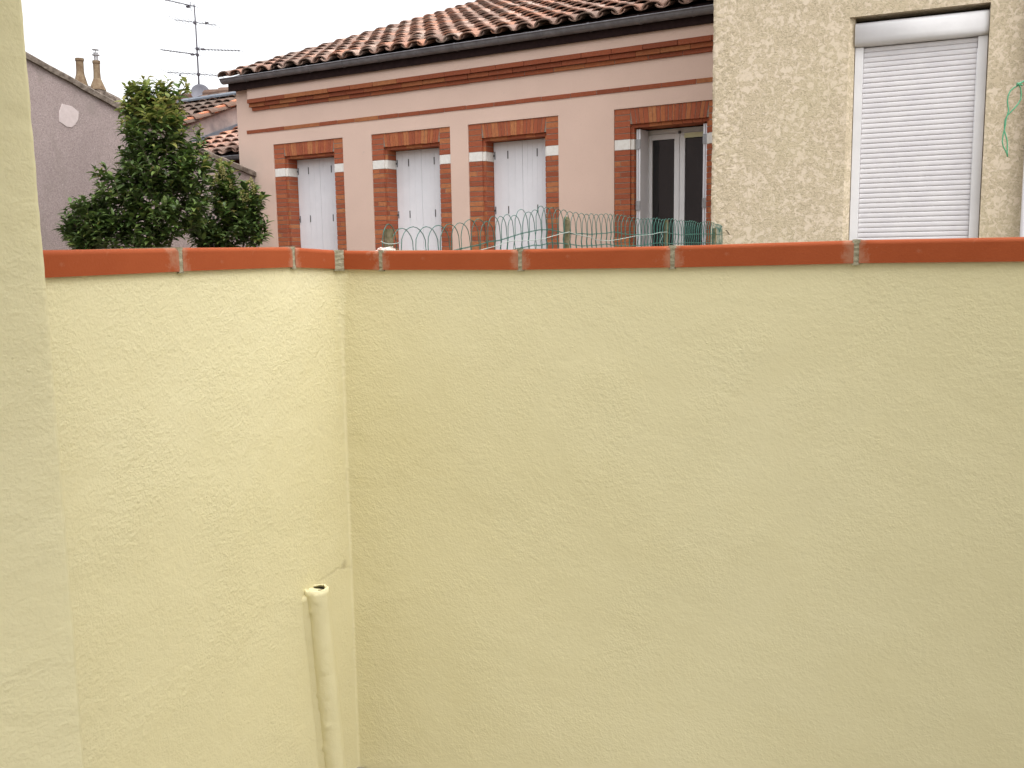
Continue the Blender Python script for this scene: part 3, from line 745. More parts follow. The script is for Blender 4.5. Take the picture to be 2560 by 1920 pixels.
hb_ = empty('old_house', OP, -AP, 'old house with stained grey wall and lichened tile roof behind the annex', 'house')
cB, mB_ = 1.868, .4048; RG = 2.88
mb = MB(); SB = -6.40
tt = [-.6, RG, 6.4]; zz = [cB-.6*mB_-.09, cB+RG*mB_-.09, cB+RG*mB_-.09-1.4]
mb.add([(SB, t, 0) for t in tt]+[(SB, t, Z(z)) for t, z in zip(tt, zz)], [(0, 1, 4, 3), (1, 2, 5, 4)])
mb.add([(SB, -.6, 0), (SB-6, -.6, 0), (SB-6, -.6, Z(zz[0])), (SB, -.6, Z(zz[0]))], [(3, 2, 1, 0)])
mb.build('wall', STAINW, hb_)
rm = MB(); random.seed(31); tile_roof(rm, SB-5.9, SB-.02, -.7, RG-.1, cB-.09, mB_, .24, .36)
rm.hexa([(x, t, Z(cB-.12+mB_*t+dz)) for dz in (0, .03) for x, t in ((SB-6, -.65), (SB, -.65), (SB, RG), (SB-6, RG))], 0)
# back slope
b0 = cB+RG*mB_
rm.add([(SB-6, RG, Z(b0-.05)), (SB, RG, Z(b0-.05)), (SB, 6.4, Z(b0-1.4)), (SB-6, 6.4, Z(b0-1.4))], [(0, 1, 2, 3)])
rm.build('roof', TILE3, hb_)
vm = MB(); t = -.7
while t < RG:      # orange verge tiles bedded along the gable
    l = .36; a, b = t, t+l
    vm.hexa([(x, tt_, Z(cB+mB_*tt_+dz+(.012 if tt_ == a else 0))) for dz in (-.085, -.01) for x, tt_ in ((SB-.08, a), (SB+.045, a), (SB+.045, b+.01), (SB-.08, b+.01))]); t += l
vm.build('verge_tiles', VERGE, hb_)
rg = MB(); x = SB-6
while x < SB+.05:
    l = .38; rg.tube([(x, RG, Z(b0-.02)), (x+l+.04, RG, Z(b0-.035))], [.10, .085], 10); x += l
rg.build('ridge', TILE3, hb_)
zm = MB(); zm.hexa([(x, t, Z(cB+mB_*t+dz)) for dz in (.02, .05) for x, t in ((SB-1.9, 2.26), (SB-.1, 2.26), (SB-.1, 2.42), (SB-1.9, 2.42))]); zm.build('zinc_strip', ZINCD, hb_)
# ---------------------------------------------------------------- chimney
cp = at(203, 215, 14); chm = empty('chimney', (cp.x, cp.y, EYE+1.2), 0, 'low chimney stack with two tall clay pots showing above the mauve gable', 'chimney')
off = (cp.x, cp.y, EYE+1.2)
def lathe_pot(xc, ytop, ybot, rtop, rbot, dep, neck):
    top = at(xc, ytop, dep); bot = at(xc+(ybot-ytop)*.055, ybot, dep); H = top.z-bot.z
    m = MB(off); c = Vector((bot.x, bot.y, bot.z)); dx = top.x-bot.x
    m.lathe(c, [(rbot, 0), (rbot*.93, H*.06), (rtop*1.05, H*neck), (rtop*.97, H*.6), (rtop*.98, H*.90), (rtop*1.12, H*.91), (rtop*1.12, H), (rtop*.75, H), (rtop*.7, H*.8)], 18)
    m.v = [Vector((v.x+dx*max(0, (v.z+off[2]-c.z))/H, v.y, v.z)) for v in m.v]
    m.build('chimney_pot', POTM, chm, smooth=False); return top, bot
lathe_pot(198.5, 146, 214, .054, .100, 14, .42)
t2, b2 = lathe_pot(240.5, 152, 226, .048, .115, 14, .40)
cw = MB(off); c = t2
cw.lathe(c, [(.030, -.02), (.030, .07), (.052, .075), (.052, .085), (.030, .088), (.034, .11), (.026, .112)], 14); cw.tube([c+Vector((0, 0, .11)), c+Vector((0, 0, .15))], .004, 5)
for k in range(3): a = k*2.1; cw.tube([c+Vector((math.cos(a)*.03, math.sin(a)*.03, .11)), c+Vector((math.cos(a)*.03, math.sin(a)*.03, .15))], .003, 4)
cw.lathe(c, [(.050, .150), (.045, .156), (.001, .168)], 14); cw.build('cowl', METAL, chm)
sk = MB(off); zl = EYE+1.2
outl = [(184, 216), (222, 214), (234, 222), (262, 226), (274, 238), (288, 243), (293, 256)]
fr = [at(x, y, 13.9) for x, y in outl]; bk = [p+Vector((0, .5, -.02)) for p in fr]
vs = []
for p in fr+bk: vs.append(p)
for p in fr+bk: vs.append(Vector((p.x, p.y, zl)))
k = len(outl); fs = []
for i in range(k-1): fs += [(i, i+1, k+i+1, k+i), (2*k+i, 2*k+i+1, i+1, i), (k+i, k+i+1, 3*k+i+1, 3*k+i)]
fs += [(0, k, 3*k, 2*k), (k-1, 2*k+k-1, 3*k+k-1, 2*k-1)]
sk.add(vs, fs)
cap_ = at(287, 250, 13.9); sk.lathe((cap_.x-.02, cap_.y+.1, cap_.z-.10), [(.07, 0), (.075, .06), (.055, .11), (.001, .125)], 10)
sk.build('stack', CAPM, chm)
# ---------------------------------------------------------------- TV aerial and dish on the old house's ridge
DA = 18.0; ab = at(499.5, 246, DA); aer = empty('tv_aerial', ab, 0, 'tall thin television aerial mast with five spiky cross booms against the sky', 'aerial')
def A_(x, y, d=0): return at(x, y, DA+d)
m = MB(ab); m.tube([A_(499.5, 246), A_(494, 150), A_(489, 60), A_(485, 11)], [.016, .015, .012, .011], 8)
m.tube([A_(495, 212), A_(497, 183), A_(494.5, 150)], .006, 5)
for x, y in ((487, 57), (493, 122), (493.5, 137), (496, 186)): q3 = A_(x, y); m.box(q3.x-.022, q3.x+.022, q3.y-.03, q3.y+.03, q3.z-.022, q3.z+.022)
m.build('mast', ANTM, aer)
booms = [((386, 0), (489, 17), 14, 'v', .02, 0), ((436, 49), (540, 63), 7, 'd', .03, 0), ((408, 127.5), (496, 137), 12, 'v', .018, 0), ((487, 121), (600, 127), 13, 'v', .016, 0), ((422, 183), (549, 189), 9, 'd', .02, 0)]
for (a, b, n, kd, ln, dz) in booms:
    m = MB(ab); P0, P1 = A_(*a), A_(*b); P0.y += .25*random.uniform(-1, 1); m.tube([P0, P1], .0065, 6)
    for i in range(n+1):
        q3 = P0.lerp(P1, i/n); L_ = ln*random.uniform(.7, 1.2)
        if kd == 'v': m.tube([q3+Vector((-.01, -.16, -L_*.6)), q3+Vector((.01, .16, L_))], .004, 4)
        else: m.tube([q3+Vector((-.005, -.3, -.006)), q3+Vector((.005, .3, .010))], .004, 4)
    if a[0] == 386:
        q3 = A_(477, 14); m.tube([q3+Vector((0, 0, -.10)), q3+Vector((0, 0, .07))], .006, 5); q3 = A_(470, 16); m.box(q3.x-.03, q3.x+.03, q3.y-.03, q3.y+.03, q3.z-.02, q3.z+.01)
    if a[0] == 436: q3 = A_(517, 57.5); m.box(q3.x-.03, q3.x+.03, q3.y-.02, q3.y+.02, q3.z-.006, q3.z+.014)
    if a[0] == 408: q3 = A_(481, 136); m.box(q3.x-.03, q3.x+.03, q3.y-.03, q3.y+.03, q3.z-.016, q3.z+.012)
    if a[0] == 487: q3 = A_(498, 121); m.tube([q3+Vector((0, 0, -.06)), q3+Vector((0, 0, .06))], .006, 5); q3 = A_(507, 123); m.box(q3.x-.03, q3.x+.03, q3.y-.03, q3.y+.03, q3.z-.016, q3.z+.012)
    if a[0] == 422: q3 = A_(450, 186); m.box(q3.x-.014, q3.x+.014, q3.y-.02, q3.y+.02, q3.z-.03, q3.z)
    m.build('boom', ANTM, aer)
dc = A_(501, 233, -.25); dish = empty('satellite_dish', (dc.x, dc.y, dc.z-.14), 0, 'round grey satellite dish at the foot of the aerial mast', 'dish')
m = MB((dc.x, dc.y, dc.z-.14)); ax = Vector((.25, -.93, .26)).normalized(); e1 = ax.cross(Vector((0, 0, 1))).normalized(); e2 = ax.cross(e1)
vs = [dc+Vector((0, .0, 0))]; fs = []; n = 28
for ring, (r, dp) in enumerate(((.06, .004), (.115, .016), (.163, .034), (.165, .034), (.165, .026), (.115, .006), (.001, -.008))):
    for k in range(n): t = 2*math.pi*k/n; vs.append(dc+e1*(r*math.cos(t))+e2*(r*.97*math.sin(t))+ax*dp)
for k in range(n): fs.append((0, 1+k, 1+(k+1) % n))
for r in range(6):
    for k in range(n): fs.append((1+r*n+k, 1+(r+1)*n+k, 1+(r+1)*n+(k+1) % n, 1+r*n+(k+1) % n))
m.add(vs, fs); m.build('reflector', DISHM, dish, smooth=True)
m = MB((dc.x, dc.y, dc.z-.14)); m.tube([dc-ax*.01, dc-ax*.08, Vector((ab.x, ab.y, dc.z-.03))], .012, 6); m.tube([dc-ax*.05, dc+Vector((-.02, .05, -.30))], .014, 6); m.build('bracket', ANTM, dish)

# ---------------------------------------------------------------- roughcast house on the right
AG = R_(24); OG = Vector((3.17, 7.3, 0))
gh = empty('roughcast_house', OG, -AG, 'tall beige roughcast house with a closed roller shutter, on the right', 'house')
G0, G1, GH = -1.632, 4.0, 5.2
ox0, ox1, oz1, oz0 = -.583, .390, 1.778, -.55
mb = MB()
nxx, nzz = 60, 160     # the free corner strip gets real roughness
xs = [G0+.012+(.25)*i/20 for i in range(21)]
vs = []; fs = []; zs_ = [GH*k/nzz*1.0 for k in range(nzz+1)]
colx = [(G0, .22), (G0, .12), (G0, .05), (G0, .02), (G0+.006, .006)]+[(x, 0) for x in xs[1:]]
zfine = [Z(-.4)+ (3.2)*k/260 for k in range(261)]
zall = [0]+zfine+[GH]
for z in zall:
    for x, t in colx:
        q3 = Vector((x, t, z)); d = noise.noise(q3*28)*.005+noise.noise(q3*70)*.004
        edge = 1 if t > 0 or x < G0+.2 else 0
        vs.append((x-(d*edge if t > 0 or x < G0+.01 else 0), t-(d*.5*edge if t < .01 and x < G0+.2 else 0), z))
nc = len(colx)
for k in range(len(zall)-1):
    for i in range(nc-1): fs.append((k*nc+i, k*nc+i+1, (k+1)*nc+i+1, (k+1)*nc+i))
mb.add(vs, fs)
xa = colx[-1][0]
fgrid(mb, [xa, ox0, ox1, G1], [0, Z(oz0), Z(oz1), GH], {(1, 1)})
rv = .05; dp = .30
mb.add([(ox0, 0, Z(oz0)), (ox0+.042, rv, Z(oz0)), (ox0+.042, rv, Z(oz1)), (ox0, 0, Z(oz1))], [(0, 1, 2, 3)])
mb.add([(ox0+.042, rv, Z(oz0)), (ox0+.042, dp, Z(oz0)), (ox0+.042, dp, Z(oz1)), (ox0+.042, rv, Z(oz1))], [(0, 1, 2, 3)])
mb.add([(ox1, 0, Z(oz0)), (ox1, dp, Z(oz0)), (ox1, dp, Z(oz1)), (ox1, 0, Z(oz1))], [(3, 2, 1, 0)])
mb.add([(ox0, 0, Z(oz1)), (ox1, 0, Z(oz1)), (ox1, dp, Z(oz1)), (ox0, dp, Z(oz1))], [(0, 1, 2, 3)])
mb.add([(ox0, 0, Z(oz0)), (ox1, 0, Z(oz0)), (ox1, dp, Z(oz0)), (ox0, dp, Z(oz0))], [(3, 2, 1, 0)])
mb.add([(G0, .22, 0), (G0, 6, 0), (G0, 6, GH), (G0, .22, GH)], [(0, 1, 2, 3)])
mb.add([(G1, 0, 0), (G1, 6, 0), (G1, 6, GH), (G1, 0, GH)], [(3, 2, 1, 0)])
mb.add([(G0, 0, GH), (G1, 0, GH), (G1, 6, GH), (G0, 6, GH)], [(0, 1, 2, 3)])
mb.build('wall', CREPI, gh)
rm = MB(); rm.box(G0-.2, G1+.2, -.35, 6.2, GH+.002, GH+.12); rm.build('roof', TILE, gh)
# roller shutter: box, two guides, slats
bx0, bx1 = ox0+.046, ox1-.004; m = MB(); n = 12; vs = []
cs = [(.075, 1.738)]+[(.078-.062*math.sin(math.pi/2*(i/n)), 1.738-.028*(1-math.cos(math.pi/2*i/n))) for i in range(1, n+1)]
cs = [(.16, 1.7395), (.075, 1.739), (.040, 1.735), (.024, 1.722), (.018, 1.70), (.016, 1.66), (.017, 1.62), (.021, 1.59), (.032, 1.570), (.055, 1.5612), (.16, 1.561)]
for x in (bx0-.002, bx1+.002):
    for t, z in cs: vs.append((x, t, Z(z)))
k = len(cs); fs = [(i, i+1, k+i+1, k+i) for i in range(k-1)]+[tuple(range(k-1, -1, -1)), tuple(range(k, 2*k))]
m.add(vs, fs); o = m.build('shutter_box', PVC, gh, smooth=True)
for p in o.data.polygons: p.use_smooth = len(p.vertices) == 4
m = MB(); m.box(bx0-.002, bx1+.002, .19, .21, Z(1.5), Z(1.776)); m.build('recess_shade_sheet', DARK, gh)  # dark sheet colours in the shade of the gap above the box
for x0, x1 in ((bx0, bx0+.062), (bx1-.066, bx1)):
    m = MB(); m.box(x0, x1, .060, .105, Z(oz0)+.01, Z(1.5585)); bevel(m.build('guide_rail', PVC, gh), .003)
m = MB(); z = 1.556; P = .0383; sx0, sx1 = bx0+.064, bx1-.068; vs = []; fs = []
prs = []
while z > oz0+.05:
    prs += [(.0885, z), (.083, z-.003), (.0808, z-.010), (.0803, z-.024), (.0815, z-.033), (.0870, z-.0362)]
    z -= P
for x in (sx0, sx1):
    for t, zz_ in prs: vs.append((x, t, Z(zz_)))
k = len(prs); fs = [(i, i+1, k+i+1, k+i) for i in range(k-1)]
m.add(vs, fs); m.build('shutter_slats', SLAT, gh)
m = MB(); m.box(ox0-.02, ox1+.03, -.04, .29, Z(oz0)-.05, Z(oz0)-.002); m.build('window_sill', WSTONE, gh)
dpz = empty('downpipe', OG+Vector((math.cos(-AG)*.70, math.sin(-AG)*.70, 0)), -AG, 'pale grey plastic downpipe at the right edge of the roughcast wall', 'pipe')
m = MB(); m.tube([(0, -.07, 0), (0, -.07, Z(.725))], .046, 18); m.tube([(0, -.07, Z(.725)), (0, -.07, GH)], .041, 18); m.build('pipe_tube', SLAT, dpz, smooth=True)
m = MB(); m.tube([(0, -.07, Z(.715)), (0, -.07, Z(.735))], .052, 18); m.box(-.01, .01, -.03, 0, Z(.715), Z(.735)); m.build('pipe_clip', IRON, dpz)
# small twig on the wall just beyond the fence
tw = Vector((0, 0, 0))
m = MB(); q = at(1826, 590, 7.92)
tg = empty('dry_twig', q, 0, 'tiny dry brown twig sticking out beside the fence end', 'twig')
m = MB(q); m.tube([q+Vector((-.045, -.03, .05)), q+Vector((-.01, -.02, .01)), q+Vector((.01, .04, -.01))], .003, 5)
for k in range(7): d = Vector((random.uniform(-1, 1), random.uniform(-1, 0), random.uniform(-1, 1)))*.022; m.tube([q, q+d], .0035, 4)
m.build('stem', BARK, tg)

# ---------------------------------------------------------------- green arched wire fence
kn = [(930, 3.46), (965, 3.52), (1100, 3.88), (1236, 4.28), (1409, 4.85), (1535, 5.5), (1660, 6.2), (1785, 7.35), (1806, 7.6)]
def fdep(x):
    for a, b in zip(kn, kn[1:]):
        if x <= b[0]: return a[1]+(b[1]-a[1])*(x-a[0])/(b[0]-a[0])
    return kn[-1][1]
def FP(x, y): return at(x, y, fdep(x))
peaks = [(998.3, 570.5), (1034.9, 567), (1066, 566.7), (1097.3, 563.3), (1124.5, 560), (1150, 557), (1176, 549), (1197.7, 547.5), (1216.7, 553.6), (1235.7, 540.4), (1251, 540.5), (1267.5, 536), (1285, 538), (1304, 523.6), (1321, 529.7), (1338, 524.6), (1353, 515), (1366, 517.8), (1380, 518.5), (1393.6, 522.5), (1409, 524), (1425, 529), (1439.7, 530.7), (1454, 533), (1467, 535), (1479, 533.7), (1490, 535.4), (1503, 534.8), (1516.5, 534), (1527, 535), (1535, 536), (1544, 535.4), (1553, 537), (1563, 540), (1574, 542.4), (1585, 543), (1595, 545.5), (1603.5, 547), (1612, 546), (1620, 545.6), (1627.5, 546), (1635, 545), (1643, 544.5), (1650, 547.5), (1656.5, 547.7), (1665, 547), (1673.6, 546.6), (1681, 546.3), (1688, 548.5), (1695.5, 551.8), (1704, 550), (1709, 551), (1714.5, 552.5), (1720, 552.5), (1725, 551), (1730, 551.5), (1735.5, 553), (1741, 555), (1746, 557), (1752, 556), (1758.5, 554.7), (1765, 552.4), (1771, 553), (1777, 553), (1782, 555), (1786.5, 557), (1790, 559), (1793, 560), (1795.5, 560), (1798, 561), (1800, 562), (1802.5, 563), (1804.5, 564)]
peaks = [(968.5, 559.7)]+peaks
f0 = FP(960, 600); fe = empty('wire_fence', (f0.x, f0.y, 0), 0, 'green plastic coated wire border fence with looped top running away behind the wall', 'fence')
off = (f0.x, f0.y, 0); random.seed(3)
row1 = [(1152, 622), (1198, 612), (1220, 605), (1250, 600.5), (1304, 583.6), (1336.6, 576.8), (1350, 574.4), (1376, 574.4), (1406, 581), (1437, 585.6), (1450.6, 583.6), (1475, 585.6), (1515, 583), (1534.7, 579.6), (1562, 585.4), (1604, 587.5), (1633, 584.6), (1652, 580.3), (1672, 582.5), (1702.5, 587.5), (1731.5, 585.4), (1775, 584.6), (1805, 586.8)]
row1 = [(955, 690), (1060, 655)]+row1
row2 = [(955, 735), (1100, 690), (1200, 650), (1290.5, 622), (1307, 619), (1335, 612.7), (1349, 613.7), (1376, 607), (1403, 608), (1425, 610.7), (1453, 614.8), (1486, 613.4), (1518, 610), (1534.7, 613.6), (1572, 615), (1604, 613.6), (1630, 609), (1653, 607), (1673.6, 609), (1725.7, 607), (1766, 607), (1805, 608)]
def rowz(row, x):
    for a, b in zip(row, row[1:]):
        if x <= b[0]: y = a[1]+(b[1]-a[1])*(x-a[0])/(b[0]-a[0]); return FP(x, y).z
    return FP(x, row[-1][1]).z
WR = .0017; npk = len(peaks)
P3 = [FP(*p) for p in peaks]
for i in range(npk):
    pk = P3[i]
    a = P3[i-1] if i > 0 else pk+(P3[1]-pk)*-.9; b = P3[i+1] if i < npk-1 else pk+(pk-P3[i-1])*.9
    if i == 0: a = FP(954, 590); b = FP(992, 600)
    if i == 1: a = FP(956.5, 600) if False else FP(975, 590)
    lx = Vector((a.x, a.y, 0)).lerp(Vector((pk.x, pk.y, 0)), .06); rx = Vector((b.x, b.y, 0)).lerp(Vector((pk.x, pk.y, 0)), .06)
    hz = pk.z-.115; pts = []
    # legs and arch
    zb = .02
    def crimp(pv, s_, z0, z1):
        out = []; n = max(2, int(abs(z1-z0)/.035))
        for k in range(n+1):
            t = k/n; out.append(Vector((pv.x+.0022*(1 if k % 2 else -1)*s_, pv.y, z0+(z1-z0)*t)))
        return out
    L1 = [Vector((lx.x, lx.y, zb)), Vector((lx.x, lx.y, hz-.45))]+crimp(lx, 1, hz-.4, hz)
    AR = []
    for k in range(1, 12):
        t = math.pi*k/12; c = (lx+rx)/2; hv = (rx-lx)/2
        bulge = 1.06 if .3 < t < 2.8 else 1
        q = c-hv*math.cos(t)*bulge; AR.append(Vector((q.x+random.uniform(-.0012, .0012), q.y, hz+(pk.z-hz)*math.sin(t)**.82)))
    R1 = [p for p in crimp(rx, -1, hz, hz-.4)]+[Vector((rx.x, rx.y, hz-.45)), Vector((rx.x, rx.y, zb))]
    m = MB(off); m.tube(L1+AR+R1, WR if i < 40 else .0019, 6, 0, False)
    m.build('wire_hoop', WIRE, fe, smooth=True)
def rope_twist(row, step, r, mats, name, rad=.0022):
    pts = []; x = row[0][0]
    while x < row[-1][0]:
        for a, b in zip(row, row[1:]):
            if x <= b[0]: y = a[1]+(b[1]-a[1])*(x-a[0])/(b[0]-a[0]); break
        pts.append(FP(x, y)); x += step
    m = MB(off)
    for ph in (0, math.pi):
        ang = ph; q = []
        for i, p in enumerate(pts):
            q.append(p+Vector((0, math.sin(ang)*rad, math.cos(ang)*rad))); ang += 1.25
        m.tube(q, r, 5)
    m.build(name, mats, fe, smooth=True)
rope_twist([(955, 690), (1130, 627)]+row1[2:], 1.6, .0014, WIRE, 'twisted_wire'); rope_twist(row2, 1.6, .0014, WIRE, 'twisted_wire')
for zz_ in (1.12, .92, .72, .5, .25):
    m = MB(off); m.tube([Vector((P3[i].x, P3[i].y, zz_)) for i in range(npk)], .002, 5); m.build('twisted_wire', WIRE, fe)
loose = [(1206, 624), (1240, 615.3), (1267.5, 604.6), (1285, 602), (1328.5, 601.2), (1355.6, 597.8), (1406, 583.6), (1423.5, 580.2), (1440, 586), (1473.6, 593), (1491, 600), (1518, 602), (1529, 601.3), (1547.7, 598.4), (1586.8, 590.4), (1630, 586), (1650.5, 581), (1668, 580)]
m = MB(off); m.tube([FP(1150, 645)]+[FP(x, y)+Vector((0, -.012, 0)) for x, y in loose], .0017, 6); m.build('tension_wire', WIREP, fe, smooth=True)
m = MB(off); m.tube([FP(954, 603)+Vector((0, -.02, 0)), FP(962, 608)+Vector((0, -.03, 0)), FP(974, 610.5)+Vector((0, -.035, 0)), FP(988, 610)+Vector((0, -.03, 0)), FP(1000, 606.5)], .0019, 6)
m.tube([FP(1652, 581), FP(1656, 590), FP(1650, 606), FP(1655, 612)], .0017, 5); m.build('tie_wire', WIREP, fe, smooth=True)
def post(xl, xr, yt, xbl, w_, label, dpt, lean, chip):
    xc = (xl+xr)/2; top = at(xc, yt, fdep(xc)+.03); p = empty('fence_post', (top.x-lean*top.z, top.y, 0), 0, label, 'post', 'mossy wooden posts of the wire fence')
    m = MB((p.location.x, p.location.y, 0)); n = 12; rows = []
    for k in range(25):
        z = top.z*k/24; cx = p.location.x+lean*z
        row = []
        for i in range(n):
            t = 2*math.pi*i/n+.4; r = w_/2*(1+.10*noise.noise(Vector((math.cos(t)*2, math.sin(t)*2, z*7)))) ; zz_ = z
            if k == 24: zz_ += chip*math.cos(t+1.0)+.004*noise.noise(Vector((t*3, 1, 2)))
            row.append((cx+math.cos(t)*r, top.y+math.sin(t)*r, zz_))
        rows.append(row)
    vs = [v for r in rows for v in r]; fs = [(k*n+i, k*n+(i+1) % n, (k+1)*n+(i+1) % n, (k+1)*n+i) for k in range(24) for i in range(n)]
    cx = p.location.x+lean*top.z; vs.append((cx, top.y, top.z-.004)); c_ = len(vs)-1
    fs += [(24*n+i, 24*n+(i+1) % n, c_) for i in range(n)]
    m.add(vs, fs); m.build('timber', POST, p)
post(958, 983, 573, 0, .0375, 'stubby green mossed post nearest the wall corner, beside white filler', 0, 0, .001)
post(1409, 1425, 546, 0, .034, 'weathered post with a chipped slanted top, tallest and widest, in front of the pink wall', 0, .02, -.010)
post(1660, 1671, 553, 0, .028, 'thin brown post in front of the open window', 0, .012, .008)
post(1779.5, 1791, 571, 0, .036, 'short post at the far end of the fence beside the roughcast corner', 0, 0, .002)
# white filler lump on the coping beside the first post
fc = at(962, 622, 2.78); fl_ = empty('filler_lump', (fc.x, fc.y, EYE+.012), 0, 'ragged white lump of dried filler on top of the coping below the first post', 'lump')
m = MB(fl_.location); n1, n2 = 26, 12; vs = []; fs = []
for j in range(n2+1):
    for i in range(n1):
        th_ = math.pi/2*j/n2; t = 2*math.pi*i/n1; d = Vector((math.cos(t)*math.cos(th_), math.sin(t)*math.cos(th_), math.sin(th_)))
        k = 1+.35*noise.noise(d*3.0)+.25*noise.noise(d*8)+.12*noise.noise(d*19)
        vs.append(Vector((fc.x+.004, fc.y, EYE+.008))+Vector((d.x*.030*k-(.012*(1-d.z) if d.x < 0 else 0), d.y*.024*k, d.z*.021*k)))
for j in range(n2):
    for i in range(n1): fs.append((j*n1+i, j*n1+(i+1) % n1, (j+1)*n1+(i+1) % n1, (j+1)*n1+i))
m.add(vs, fs)
random.seed(4)
for k in range(40):
    a = random.uniform(0, 6.28); r = random.uniform(.2, 1); q = Vector((fc.x+math.cos(a)*.032*r, fc.y+math.sin(a)*.022*r, EYE+.012+.016*(1-r)))
    e = q+Vector((random.uniform(-.012, .016), random.uniform(-.01, .01), random.uniform(-.002, .012))); m.tube([q, (q+e)/2+Vector((0, 0, .003)), e], .0007, 3)
m.build('filler', PLASTER, fl_)

# ---------------------------------------------------------------- green cord hanging at the right edge
DC = 2.7
def C_(x, y, d=0): return at(x, y, DC+d)
cd = empty('green_cord', C_(2518, 392), 0, 'twisted green cord hanging in two loops against the roughcast wall, by the downpipe', 'cord')
m = MB(C_(2518, 392)); cr = .0019
far = at(2900, 60, 4.2)
m.tube([C_(2548, 212), C_(2554, 206), C_(2564, 200), C_(2600, 186), far, Vector((OG.x+math.cos(-AG)*2.2, OG.y+math.sin(-AG)*2.2, EYE+1.9))], cr*1.2, 7)
m.tube([C_(2545, 214), C_(2535, 219), C_(2526, 227), C_(2520, 240), C_(2518.5, 254), C_(2520, 266), C_(2521.5, 276), C_(2519, 285), C_(2515, 298), C_(2513.5, 312), C_(2511, 324), C_(2507.5, 338), C_(2505.5, 354), C_(2508, 366), C_(2514, 377), C_(2517, 384), C_(2519, 392)], cr, 7)
m.tube([C_(2547, 210), C_(2552, 222), C_(2553, 236), C_(2552, 248), C_(2545, 260), C_(2536, 271), C_(2527, 280), C_(2519, 288, .004), C_(2513, 299, .004), C_(2511.5, 312, .004), C_(2511, 326, .004), C_(2515, 340), C_(2518, 352), C_(2518.5, 366), C_(2518, 380), C_(2519, 392)], cr, 7)
for a, b in (((2542, 208), (2556, 213)), ((2541, 213), (2553, 206)), ((2544, 207), (2550, 216))): m.tube([C_(*a, -.004), C_(*b, -.006)], cr*1.15, 6)
m.build('strand', ROPE, cd, smooth=True)

# ---------------------------------------------------------------- shrubs
def leaf(mb, base, d, L, W, droop, mi):
    d = d.normalized(); side = d.cross(Vector((0, 0, 1)))
    if side.length < .1: side = Vector((1, 0, 0))
    side.normalize(); roll = random.uniform(-.5, .5); up = side.cross(d).normalized()
    side = (side*math.cos(roll)+up*math.sin(roll)).normalized(); n = 4
    ws = [.12, .85, 1.0, .62, .02]; vs = []; p = base.copy(); dd = d.copy()
    for i in range(n+1):
        upv = side.cross(dd).normalized(); w_ = W*ws[i]*.5
        vs += [p-side*w_+upv*w_*.35, p, p+side*w_+upv*w_*.35]
        dd = (dd+Vector((0, 0, -droop/n))).normalized(); p = p+dd*(L/n)
    fs = []
    for i in range(n): a = i*3; fs += [(a, a+1, a+4, a+3), (a+1, a+2, a+5, a+4)]
    mb.add(vs, fs, mi)
def shrub(name, label, dep, lobes, nshoot, base_px, stems, newfn, off):
    root = empty(name, off, 0, label, 'shrub')
    cr_ = MB(off); tw_ = MB(off); tot = sum(l[4] for l in lobes)
    for _ in range(nshoot):
        r = random.uniform(0, tot); k = 0
        while r > lobes[k][4]: r -= lobes[k][4]; k += 1
        cx, cy, rx, ry, wt, dz = lobes[k]
        a = random.uniform(0, 6.283); rr_ = math.sqrt(random.uniform(.02, 1)); px = cx+math.cos(a)*rx*rr_; py = cy+math.sin(a)*ry*rr_
        zd = dep+random.uniform(-1, 1)*dz*math.sqrt(max(.05, 1-rr_*rr_*.8)); b0 = at(px, py, zd)
        cdir = Vector((math.cos(a)*.9, random.uniform(-.9, .3), .75-math.sin(a)*.45)).normalized()
        Ls = random.uniform(.13, .26); n = random.randint(9, 14); pts = []; p = b0-cdir*Ls*.55; d = cdir.copy()
        for i in range(n+1):
            pts.append(p.copy()); d = (d+Vector((random.uniform(-.1, .1), random.uniform(-.1, .1), random.uniform(0, .10)))).normalized(); p = p+d*(Ls/n)
        tw_.tube(pts[::3]+[pts[-1]], .0022, 3, 0, False)
        fr = newfn(px, py)
        for i in range(1, n+1):
            f_ = i/n; ax = random.uniform(0, 6.28)
            e = Vector((math.cos(ax), math.sin(ax), random.uniform(-.1, .5))).normalized(); ld = (e*1.0+d*(.35+.8*f_)).normalized()
            nw = fr*(.35+.8*f_**2); u = random.random(); mi = 2 if u < nw*.75 else (1 if u < nw+.34 else 0)
            L = random.uniform(.085, .130)*(1.0 if f_ < .8 else .7); leaf(cr_, pts[i], ld, L, L*random.uniform(.38, .52), random.uniform(.5, 1.5), mi)
    co = cr_.build('foliage', [LDARK, LMID, LNEW], root, smooth=True)
    tw_.build('twigs', BARK, root)
    st = MB(off)
    for pts, r in stems:
        st.tube([at(x, y, dep+dd) for x, y, dd in pts], [r*(1-.75*i/(len(pts)-1)) for i in range(len(pts))], 8)
    st.build('trunk', BARK, root, smooth=True)
    return root
random.seed(17)
lobes = [(372, 232, 34, 22, .32, .12), (430, 238, 34, 20, .30, .12), (345, 250, 26, 16, .14, .1), (390, 278, 66, 30, .8, .22), (330, 275, 22, 20, .2, .15), (388, 325, 78, 55, 2.2, .4), (395, 420, 92, 70, 3.4, .5), (405, 520, 112, 75, 3.8, .55), (480, 440, 48, 75, 1.3, .35), (492, 365, 14, 40, .12, .15), (300, 515, 60, 75, 1.6, .4), (268, 465, 30, 38, .45, .2),
         (230, 560, 66, 60, 1.7, .4), (185, 590, 32, 38, .6, .25), (300, 610, 130, 35, 2.0, .5), (205, 520, 22, 30, .2, .2)]
tb = at(395, 700, 10.0)
def newA(x, y): return 1.3 if y < 300 else (.75 if y < 345 else (.14 if y < 430 else .05))+(.25 if x > 485 and y < 420 else 0)+(.22 if x < 300 and y < 440 else 0)
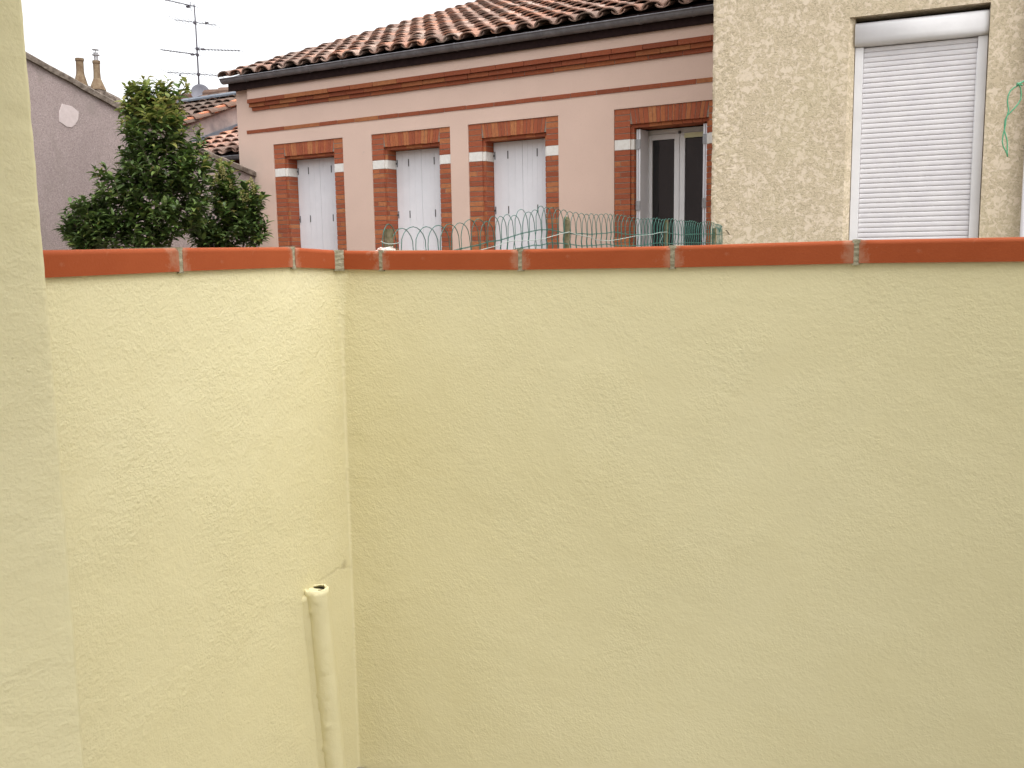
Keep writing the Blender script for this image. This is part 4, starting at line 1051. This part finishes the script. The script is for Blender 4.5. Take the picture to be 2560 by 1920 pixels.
main = shrub('tall_shrub', 'tall dense dark green shrub with pale new growth on top, before the mauve wall', 10.0, lobes, 660, None,
             [([(400, 1080, 0), (396, 700, 0), (393, 560, .02), (390, 430, 0), (388, 300, .05), (384, 235, 0)], .035), ([(398, 900, 0), (350, 640, -.1), (290, 520, -.1), (262, 450, -.1)], .02), ([(398, 850, 0), (300, 660, 0), (210, 590, 0), (185, 560, 0)], .018), ([(397, 700, .1), (440, 560, .1), (480, 440, .1), (497, 350, .1)], .02)], newA, (tb.x, tb.y, 0))
random.seed(23)
lobes2 = [(555, 470, 34, 50, .9, .2), (590, 520, 52, 55, 1.5, .3), (560, 580, 85, 48, 2.4, .35), (632, 520, 22, 40, .5, .2), (640, 580, 26, 38, .5, .2), (510, 598, 34, 30, .6, .3)]
tb2 = at(575, 700, 10.6)
def newB(x, y): return .85 if y < 440 else (.4 if y < 490 else .14)
low = shrub('low_shrub', 'lower yellow-green flowering shrub to the right of the tall one, against the pink house', 10.6, lobes2, 250, None,
            [([(575, 1050, 0), (572, 700, 0), (568, 560, 0), (556, 430, 0)], .022), ([(574, 900, 0), (600, 650, 0), (630, 520, 0), (640, 480, 0)], .014), ([(574, 900, 0), (540, 660, 0), (505, 570, 0)], .014)], newB, (tb2.x, tb2.y, 0))
# pale flower panicles on the lower shrub
m = MB((tb2.x, tb2.y, 0)); random.seed(2)
for (x, y, h) in ((553, 432, 44), (560, 445, 30), (541, 452, 25), (628, 470, 34), (634, 480, 26), (603, 498, 24), (575, 470, 26), (618, 500, 22)):
    for k in range(70):
        f_ = random.random(); w_ = (1-f_)*9+2; q = at(x+random.uniform(-w_, w_), y-h*f_+6, 10.45+random.uniform(-.05, .05)); s_ = random.uniform(.004, .009)
        d = Vector((random.uniform(-1, 1), random.uniform(-1, 1), random.uniform(.2, 1))).normalized()*s_*2; m.tube([q, q+d], [s_*.5, s_*.15], 4)
tag(m.build('flower_panicles', m_leaf('pale_flower', (.30, .30, .09), (.38, .36, .13), (.42, .34, .14), .2), low), kind='stuff')
